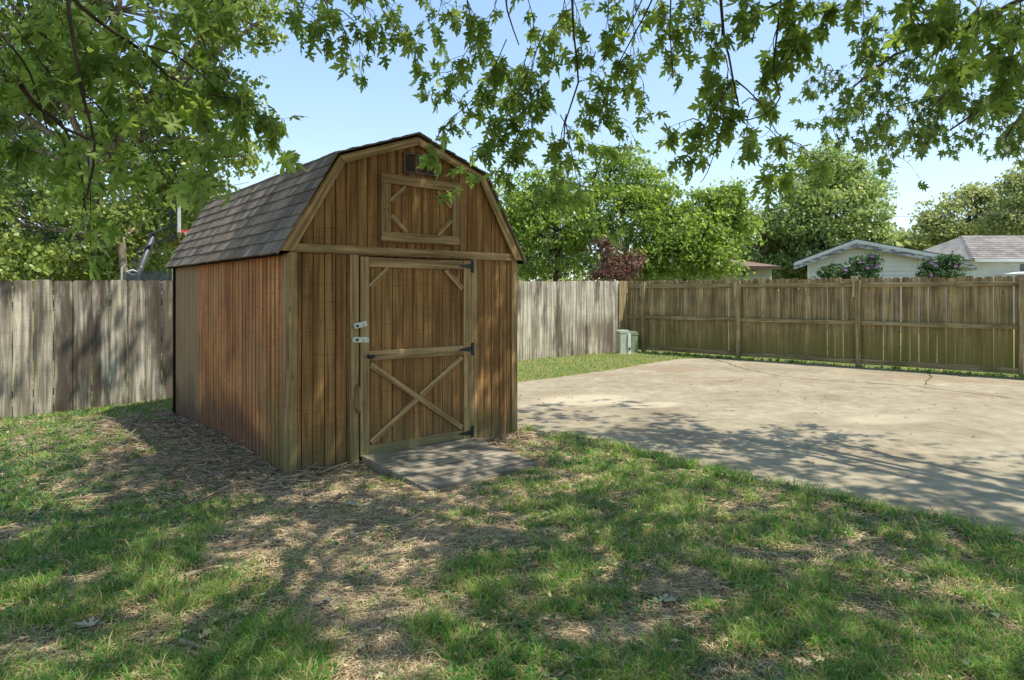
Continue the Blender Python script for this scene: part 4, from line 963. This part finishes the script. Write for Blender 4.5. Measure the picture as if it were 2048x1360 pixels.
tree('juniper_tree', 'olive brown juniper between the redbud and the round sweetgum', base_at(1530, 31), at(1530, 450, 31), .2,
     [L_(1530,420,31,38,35), L_(1520,460,31,55,50), L_(1560,470,31,50,50), L_(1500,500,31,50,40), L_(1540,390,31,18,20), L_(1560,530,31,60,30)], 420, 34, .13, M['leaf_olive'], seed=12, clr=.5, up=.2)
tree('round_tree', 'glossy round crowned tree rising behind the garage peak', base_at(1665, 30), at(1665, 480, 30), .2,
     [L_(1665,335,30,45,40), L_(1620,370,30,60,50), L_(1710,370,30,55,50), L_(1665,420,29.5,90,60), L_(1735,430,30,42,50), L_(1600,440,30,50,60), L_(1640,490,29.5,80,50), L_(1580,500,30,40,50), L_(1720,480,30,60,35), L_(1650,298,30,26,18), L_(1690,325,30,30,22), L_(1640,330,30,30,24), L_(1745,470,30,35,25), L_(1600,520,30,50,40), L_(1560,540,30,50,35), L_(1600,460,29.5,60,50), L_(1680,500,31,80,40)],
     1250, 30, .17, M['leaf_round'], seed=13, clr=.5, up=.5, thr=.12)
tree('distant_tree', 'hazy pale green tree far beyond the roof gap, left of the two', base_at(1930, 50), at(1930, 460, 50), .3,
     [L_(1910,430,50,50,40), L_(1960,420,50,55,45), L_(1960,385,50,25,18), L_(1855,435,50,14,18), L_(1870,460,50,40,25), L_(1930,465,50,70,25), L_(2010,450,50,60,40), L_(1980,385,50,12,18)],
     520, 30, .3, M['leaf_far'], seed=14, clr=.75, group=None)
tree('distant_tree', 'hazy green tree at the far right edge above the grey roof', base_at(2060, 46), at(2060, 420, 46), .3,
     [L_(2050,400,46,50,40), L_(2080,360,46,60,40), L_(2040,440,46,60,40), L_(2030,365,46,20,14), L_(2100,430,46,60,60)], 380, 30, .28, M['leaf_far'], seed=15, clr=.7)
tree('distant_tree', 'low far tree just right of the garage peak', base_at(1800, 55), at(1800, 500, 55), .2,
     [L_(1800,480,55,45,18), L_(1850,490,55,50,25), L_(1790,470,55,12,10), L_(1900,495,55,50,22), L_(1760,500,55,40,25)], 260, 28, .3, M['leaf_far'], seed=16, clr=.8)
# hedge-like woods on the horizon behind everything
rng = np.random.default_rng(5)
N = 30000; xx = rng.uniform(-75, 75, N); yy = 62+rng.normal(0, 2.5, N)+np.abs(xx)*-.15; hh = 4.0+2.2*fbm(xx, yy*0, .12, 9); zz_ = rng.uniform(-.1, 1, N)**.7*hh
nor = rng.normal(0, .6, (N, 3)); nor[:, 2] += .6
wd = leaves_obj('far_woods', np.column_stack([xx, yy, zz_]), rng.normal(0, 1, (N, 3)), nor, rng.uniform(.35, .8, N), OVAL, M['leaf_far']); tag(wd, 'line of far green woods low behind the houses', 'woods', kind='stuff')
# purple flowering shrubs between fence and garage
def hib(px, Z, lobes, label, flowers, seed):
    o = tree('hibiscus_shrub', label, base_at(px, Z), at(px, 575, Z), .03, lobes, 130, 28, .085, M['leaf_shrub'], seed=seed, clr=.16, thr=0, cat='shrub', group=None)
    for fx, fy in flowers:
        mb = MB(); c = P(fx, fy, Z-.35)-o.location
        for k in range(5):
            a = k*1.257+random.random(); d = Vector((math.cos(a)*.042, -.03, math.sin(a)*.042)); s_ = Vector((-math.sin(a), 0, math.cos(a)))*.026
            mb.add([c, c+d*.7+s_, c+d*1.15, c+d*.7-s_], [(0, 1, 2, 3)])
        mb.build('flower', M['flower'], o)
hib(1690, 17.5, [L_(1665,545,17.5,25,14), L_(1700,548,17.5,25,12), L_(1716,530,17.5,9,16), L_(1745,520,17.5,7,16), L_(1740,545,17.5,16,12), L_(1718,516,17.5,5,6)], 'purple flowering shrub in front of the middle of the white garage wall', [(1744, 512), (1719, 522), (1735, 535), (1752, 532), (1690, 538)], 21)
hib(1880, 17.5, [L_(1862,540,17.5,20,14), L_(1895,530,17.5,20,20), L_(1880,550,17.5,35,8), L_(1900,518,17.5,8,8), L_(1856,528,17.5,7,8)], 'purple flowering shrub at the right corner of the white garage', [(1861, 524), (1869, 529), (1862, 549), (1911, 531)], 22)

# ---------------------------------------------------------------- grass, straw, litter
def scatter(n, zlo, zhi, pw, seed, margin=1.06):
    """points on the seen ground, denser near the camera"""
    r = np.random.default_rng(seed); u = r.random(n)
    if pw == 1: Z = zlo+(zhi-zlo)*u
    else: a = 1-pw+1; Z = (zlo**(2-pw)+(zhi**(2-pw)-zlo**(2-pw))*u)**(1/(2-pw)) if pw != 2 else zlo*(zhi/zlo)**u
    X = Z*r.uniform(-1, 1, n)*1024/F*margin; return X, Z, r
def outside(X, Y, d0=.0):
    ins = inpoly(X, Y, slab_poly); dd = pdist(X, Y, slab_poly); u, v = shl(X, Y)
    sh = (u > -.01) & (u < 2.45) & (v > -.02) & (v < 4.07); rp = (u > .62) & (u < 1.89) & (v > -1.17) & (v < 0)
    return ~(ins & (dd > d0)) & ~sh & ~rp
def blades(name, X, Y, h, w, lean, mat, r, flat=False):
    n = len(X); z = gz(X, Y); yaw = r.uniform(0, 2*np.pi, n); la = r.uniform(0, 2*np.pi, n)
    wx = np.cos(yaw)*w/2; wy = np.sin(yaw)*w/2; lx = np.cos(la)*lean*h; ly = np.sin(la)*lean*h
    b = np.stack([X, Y, z-.004], 1); W2 = np.stack([wx, wy, np.zeros(n)], 1)
    m = b+np.stack([lx*.38, ly*.38, h*.6], 1); tpt = b+np.stack([lx, ly, h*(1-.25*np.minimum(lean, 1.5))], 1)
    V = np.stack([b-W2, b+W2, m-W2*.75, m+W2*.75, tpt], 1).reshape(-1, 3); k = (np.arange(n)*5)[:, None]
    return mesh_np(name, V, [k+np.array([[0, 1, 3, 2]]), k+np.array([[2, 3, 4]])], mat)
def tufts(nt, per, zlo, zhi, pw, seed, spread):
    X, Y, r = scatter(nt, zlo, zhi, pw, seed); br = bare(X, Y); dens = fbm(X, Y, 3.5, 61)*.5+vn(X, Y, 9, 62)*.3+vn(X, Y, 21, 63)*.2
    keep = outside(X, Y, .03) & (r.random(nt) < (1-sstep(.22, .62, br))*sstep(.36, .58, dens)*1.15+.05)
    X, Y = X[keep], Y[keep]; s = r.uniform(.5, 1.3, len(X)); sz = np.repeat(s, per)
    X = np.repeat(X, per)+r.normal(0, spread, len(X)*per)*sz; Y = np.repeat(Y, per)+r.normal(0, spread, len(Y)*per)*sz
    k = outside(X, Y, .05); return X[k], Y[k], sz[k], r
X, Y, sz, r = tufts(40000, 10, 2.3, 10.5, 2, 1, .026)
d = pdist(X, Y, slab_poly); edge = (d < .22) & (Y < 8)
h = (.028+.045*r.random(len(X)))*sz*(.35+1.25*(fbm(X, Y, 3.5, 61)*.5+vn(X, Y, 9, 62)*.3+vn(X, Y, 21, 63)*.2))*np.where(edge, 1.5, 1)*np.clip(1.25-.05*Y, .7, 1.2)
g1 = blades('grass', X, Y, h, r.uniform(.003, .0075, len(X))*np.clip(Y/4, .85, 2.0), r.uniform(.3, 1.7, len(X)), M['grass'], r); print('blades', len(X)); tag(g1, 'short patchy green lawn grass', 'grass', kind='stuff')
# lawn behind the shed and far strips: short and dense
X, Y, r = scatter(110000, 8.5, 17.2, 1, 2); k = outside(X, Y, .02) & (r.random(len(X)) < 1-sstep(.3, .7, bare(X, Y)))
rel = (X-C0.x)*RF.x+(Y-C0.y)*RF.y; X, Y = X[k], Y[k]
g2 = blades('lawn_grass', X, Y, .04+.03*r.random(len(X)), .008+.005*r.random(len(X)), r.uniform(.3, 1.4, len(X)), M['grass'], r); tag(g2, 'short lawn along the back fence', 'grass', kind='stuff')
# straw: dead blades lying flat
X, Y, r = scatter(190000, 2.3, 11, 2, 3); br = bare(X, Y); k = outside(X, Y, -.02) & (r.random(len(X)) < .4+.6*sstep(.2, .5, br)*(.35+.65*fbm(X, Y, 5, 81)*1.3)); X, Y = X[k], Y[k]; n = len(X)
z = gz(X, Y)+r.uniform(.002, .014, n); a = fbm(X, Y, 1.5, 91)*9+r.normal(0, .8, n); ln = r.uniform(.015, .05, n)*np.clip(Y/4, .8, 1.5); w = .0017*np.clip(Y/3, 1, 2.4)
dx, dy = np.cos(a), np.sin(a); up_ = r.normal(0, .006, n); cv = r.normal(0, .15, n)*ln
A_ = np.stack([X-dx*ln, Y-dy*ln, z], 1); B_ = np.stack([X+dx*ln, Y+dy*ln, z+up_], 1); Mm = np.stack([X-dy*cv, Y+dx*cv, z+.003], 1); N_ = np.stack([-dy*w, dx*w, r.normal(0, .0006, n)], 1)
V = np.stack([A_-N_, A_+N_, Mm+N_, Mm-N_, B_], 1).reshape(-1, 3); kk = (np.arange(n)*5)[:, None]
st = mesh_np('dry_straw', V, [kk+np.array([[0, 1, 2, 3]]), kk+np.array([[3, 2, 4]])], M['straw']); print('straw', n); tag(st, 'dry straw and dead grass lying on bare soil', 'straw', kind='stuff')
# small broad weeds (clover) on the left lawn and patio edge
X, Y, r = scatter(40000, 2.4, 9.5, 1.5, 4); wv = fbm(X, Y, 2.2, 101); d = pdist(X, Y, slab_poly)
pr = np.where((X < -2.2) & (Y > 4.2), .75, .03)+np.where((d < .25) & (Y < 7.5), .4, 0)+np.where(wv > .62, .2, 0)
k = outside(X, Y, .04) & (r.random(len(X)) < (pr+.02)*(1-.9*sstep(.3, .6, bare(X, Y)))); X, Y = X[k], Y[k]; n = len(X); per = 3
X = np.repeat(X, per)+r.normal(0, .012, n*per); Y = np.repeat(Y, per)+r.normal(0, .012, n*per); z = gz(X, Y)+r.uniform(.008, .04, n*per)
nor = r.normal(0, .35, (n*per, 3)); nor[:, 2] += 1; tp_ = r.normal(0, 1, (n*per, 3)); tp_[:, 2] *= .2
wdz = leaves_obj('clover', np.stack([X, Y, z], 1), tp_, nor, r.uniform(.014, .042, n*per), OVAL, M['grass_teal']); tag(wdz, 'low broad leaved weeds among the grass', 'weeds', kind='stuff')
# twig and bark litter along the shed wall
random.seed(31); lit = MB()
for i in range(1500):
    u = -abs(random.gauss(0, .55))-.03; v = random.uniform(-.35, 4.1)
    if random.random() < .2: u = random.uniform(-.2, 2.4); v = -abs(random.gauss(0, .12))-.03
    if .6 < u < 1.9 and -1.2 < v: continue
    p = SH_A+SH_U*u+SH_V*v; z = float(gz(p.x, p.y)); l = random.choice((.03, .05, .05, .08, .12, .2, .3)); a = random.gauss(2.3, .9); dd = Vector((math.cos(a), math.sin(a), random.gauss(0, .12)))*l
    q = Vector((p.x, p.y, z+random.uniform(.003, .03))); rr_ = random.uniform(.002, .0075); lit.tube([q-dd, q+rv(.006), q+dd], [rr_, rr_, rr_*.5], 4)
for i in range(500):
    cxx, cyy = random.choice(((420, 920), (520, 980), (300, 1000), (640, 1130), (760, 1280), (720, 1060))); p = G(cxx+random.gauss(0, 90), cyy+random.gauss(0, 30))
    if not bool(outside(np.array([p.x]), np.array([p.y]))[0]): continue
    z = float(gz(p.x, p.y)); l = random.choice((.03, .05, .09)); a = random.uniform(0, 3.1); dd = Vector((math.cos(a), math.sin(a), 0))*l; q = Vector((p.x, p.y, z+.006)); lit.tube([q-dd, q+rv(.005), q+dd], [.002, .0025, .001], 4)
lit = lit.build('twig_litter', M['stick']); tag(lit, 'litter of small twigs and bark heaped along the shed base', 'litter', kind='stuff')
# single larger sticks
STK = [((150, 996), (320, 988), (470, 975), .009, 'long thin stick lying across the dirt left of the shed corner'), ((370, 1150), (400, 1142), (445, 1132), .014, 'pale broken stick on bare soil in the left foreground'), ((360, 1283), (395, 1293), (440, 1308), .014, 'thick brown stick in the lower left grass'),
       ((372, 1298), (380, 1318), (388, 1332), .011, 'short stub beside the thick brown stick'), ((400, 1085), (425, 1088), (448, 1083), .006, 'short curved grey twig left of the long curved one'), ((490, 1082), (540, 1079), (640, 1090), .006, 'long grey curved twig at centre left on straw'),
       ((445, 1022), (500, 1018), (560, 1014), .005, 'pale twig on sunny dirt before the shed corner'), ((108, 1305), (120, 1270), (152, 1225), .006, 'bent twig standing in the far lower left grass'), ((375, 1265), (440, 1240), (490, 1215), .005, 'slanting thin twig in the green lower left grass'),
       ((245, 915), (290, 898), (330, 888), .012, 'long pale stick on the lawn by the left fence'), ((300, 940), (420, 905), (455, 882), .009, 'dark stick leaning over the litter by the shed wall'), ((1400, 1190), (1450, 1195), (1508, 1202), .006, 'thin dark twig in the right lawn'),
       ((1425, 1130), (1424, 1160), (1426, 1188), .005, 'upright twig standing in the right lawn'), ((1105, 1355), (1130, 1342), (1158, 1328), .008, 'dark twig at the bottom edge of the lawn'), ((200, 1030), (235, 1022), (270, 1016), .006, 'dark stick by the yellow grass tuft'),
       ((1860, 1180), (1880, 1195), (1890, 1215), .006, 'pale curved straw stalk in the right grass'), ((580, 1045), (590, 1030), (592, 1020), .008, 'short forked twig on straw before the shed')]
for i, (a, b, c, rad, lab) in enumerate(STK):
    q = []
    for s_ in (a, b, c):
        g = G(*s_); g.z = float(gz(g.x, g.y)); g = G(s_[0], s_[1], g.z+rad+.006); q.append(g)
    mb = MB(); cen = q[1].copy(); limb(mb, [v-cen for v in q], rad, rad*.5, 7)
    if rad > .007: mb.tube([Vector((0, 0, 0)), Vector((.03, .02, .008))+rv(.01)], [rad*.5, rad*.2], 5)
    o = mb.build('fallen_stick', M['stick'], smooth=True); o.location = cen; tag(o, lab, 'stick', 'fallen sticks on the ground')
# single fallen leaves
FL = [((705, 1012), .16, 'large pale dead leaf in the sun patch before the shed'), ((1137, 977), .09, 'whitish leaf right of the ramp'), ((170, 1255), .12, 'pale green fallen maple leaf in the lower left grass'), ((655, 1206), .06, 'small pale leaf on bare soil at bottom centre'), ((735, 1135), .06, 'dark green leaf on the bare soil'),
      ((605, 1125), .06, 'green leaf at the left end of the bare soil'), ((1335, 1205), .1, 'pale blue green leaf in the lower right lawn'), ((1882, 1100), .1, 'cream leaf near the patio edge at right'), ((1323, 975), .09, 'dry curled leaf in grass near the patio'), ((480, 1232), .06, 'pale leaf beside the slanting twig'),
      ((775, 1068), .05, 'small green leaf above the bare soil middle'), ((932, 1044), .05, 'tiny pale leaf right of the sun patch')]
V5, F5 = LOBED
for (px, py), s_, lab in FL:
    g = G(px, py); g.z = float(gz(g.x, g.y)); a = random.uniform(0, 6.28); ca, sa = math.cos(a), math.sin(a); vs = []
    for v in V5:
        x, y = v[0]*s_, (v[1]-.5)*s_; vs.append((x*ca-y*sa, x*sa+y*ca, .02+.5*abs(v[2])*s_+.2*s_*abs(v[0])+random.uniform(0, .004)))
    vs = [(x*.75, y*.75, z*.8) for x, y, z in vs]
    mb = MB(); mb.add(vs, [tuple(f) for f in F5]); o = mb.build('fallen_leaf', M['dead_leaf'] if ('green' not in lab or 'pale' in lab) else M['grass_teal']); o.location = (g.x, g.y, g.z); tag(o, lab, 'leaf', 'fallen leaves on the ground')
# leaf bits on the patio
pos = []; rng = np.random.default_rng(8)
mb = MB()
for i in range(150):
    px = random.uniform(1040, 2048); py = 720+abs(random.gauss(0, 1))*90; g = G(px, py)
    if not inpoly(np.array([g.x]), np.array([g.y]), slab_poly)[0]: continue
    s_ = random.uniform(.01, .035); a = random.uniform(0, 6.28); d_ = Vector((math.cos(a), math.sin(a), 0)); n_ = Vector((-d_.y, d_.x, 0)); c = Vector((g.x, g.y, .006))
    mb.add([c-d_*s_, c+n_*s_*.4+Vector((0, 0, .008)), c+d_*s_, c-n_*s_*.4+Vector((0, 0, .006))], [(0, 1, 2, 3)])
o = mb.build('leaf_litter', M['stick']); tag(o, 'scattered leaf crumbs on the concrete', 'litter', kind='stuff')
# weeds along the fence foot
random.seed(44); acc = Acc()
for i in range(260):
    tt = random.uniform(.6, 9.5); p = C0+RF*tt+nrm*random.uniform(.08, .22); z = 0
    if random.random() < .6 and tt > 3: continue
    for k in range(5): acc.leaf((p.x+random.gauss(0, .03), p.y+random.gauss(0, .03), z+.01), (random.gauss(0, .6), random.gauss(0, .6), .8), rv(1), random.uniform(.03, .09))
wf_ = leaves_obj('fence_weeds', acc.p, acc.t, acc.n, acc.s, OVAL, M['grass']); tag(wf_, 'weeds growing at the foot of the mossy fence', 'weeds', kind='stuff')

# torn leaf scraps and curled dead leaves over the yard
X, Y, r = scatter(1500, 2.4, 9, 1.6, 12); k = outside(X, Y, .0); X, Y = X[k], Y[k]; n = len(X); nor = r.normal(0, .45, (n, 3)); nor[:, 2] += 1; tp_ = r.normal(0, 1, (n, 3)); tp_[:, 2] *= .15
sc_ = leaves_obj('leaf_scraps', np.stack([X, Y, gz(X, Y)+r.uniform(.008, .03, n)], 1), tp_, nor, r.uniform(.015, .05, n), STAR, M['straw']); tag(sc_, 'curled dead leaf scraps strewn over the lawn', 'leaf litter', kind='stuff')
# thin cable crossing the sky at the right
mb = MB(); a = P(1600, 432, 40); b = P(2150, 416, 40)
mb.tube([a.lerp(b, i/12)+Vector((0, 0, -.25*math.sin(math.pi*i/12))) for i in range(13)], .012, 5); c_ = mb.build('power_line', M['iron']); tag(c_, 'thin overhead cable crossing in front of the far right trees', 'cable')
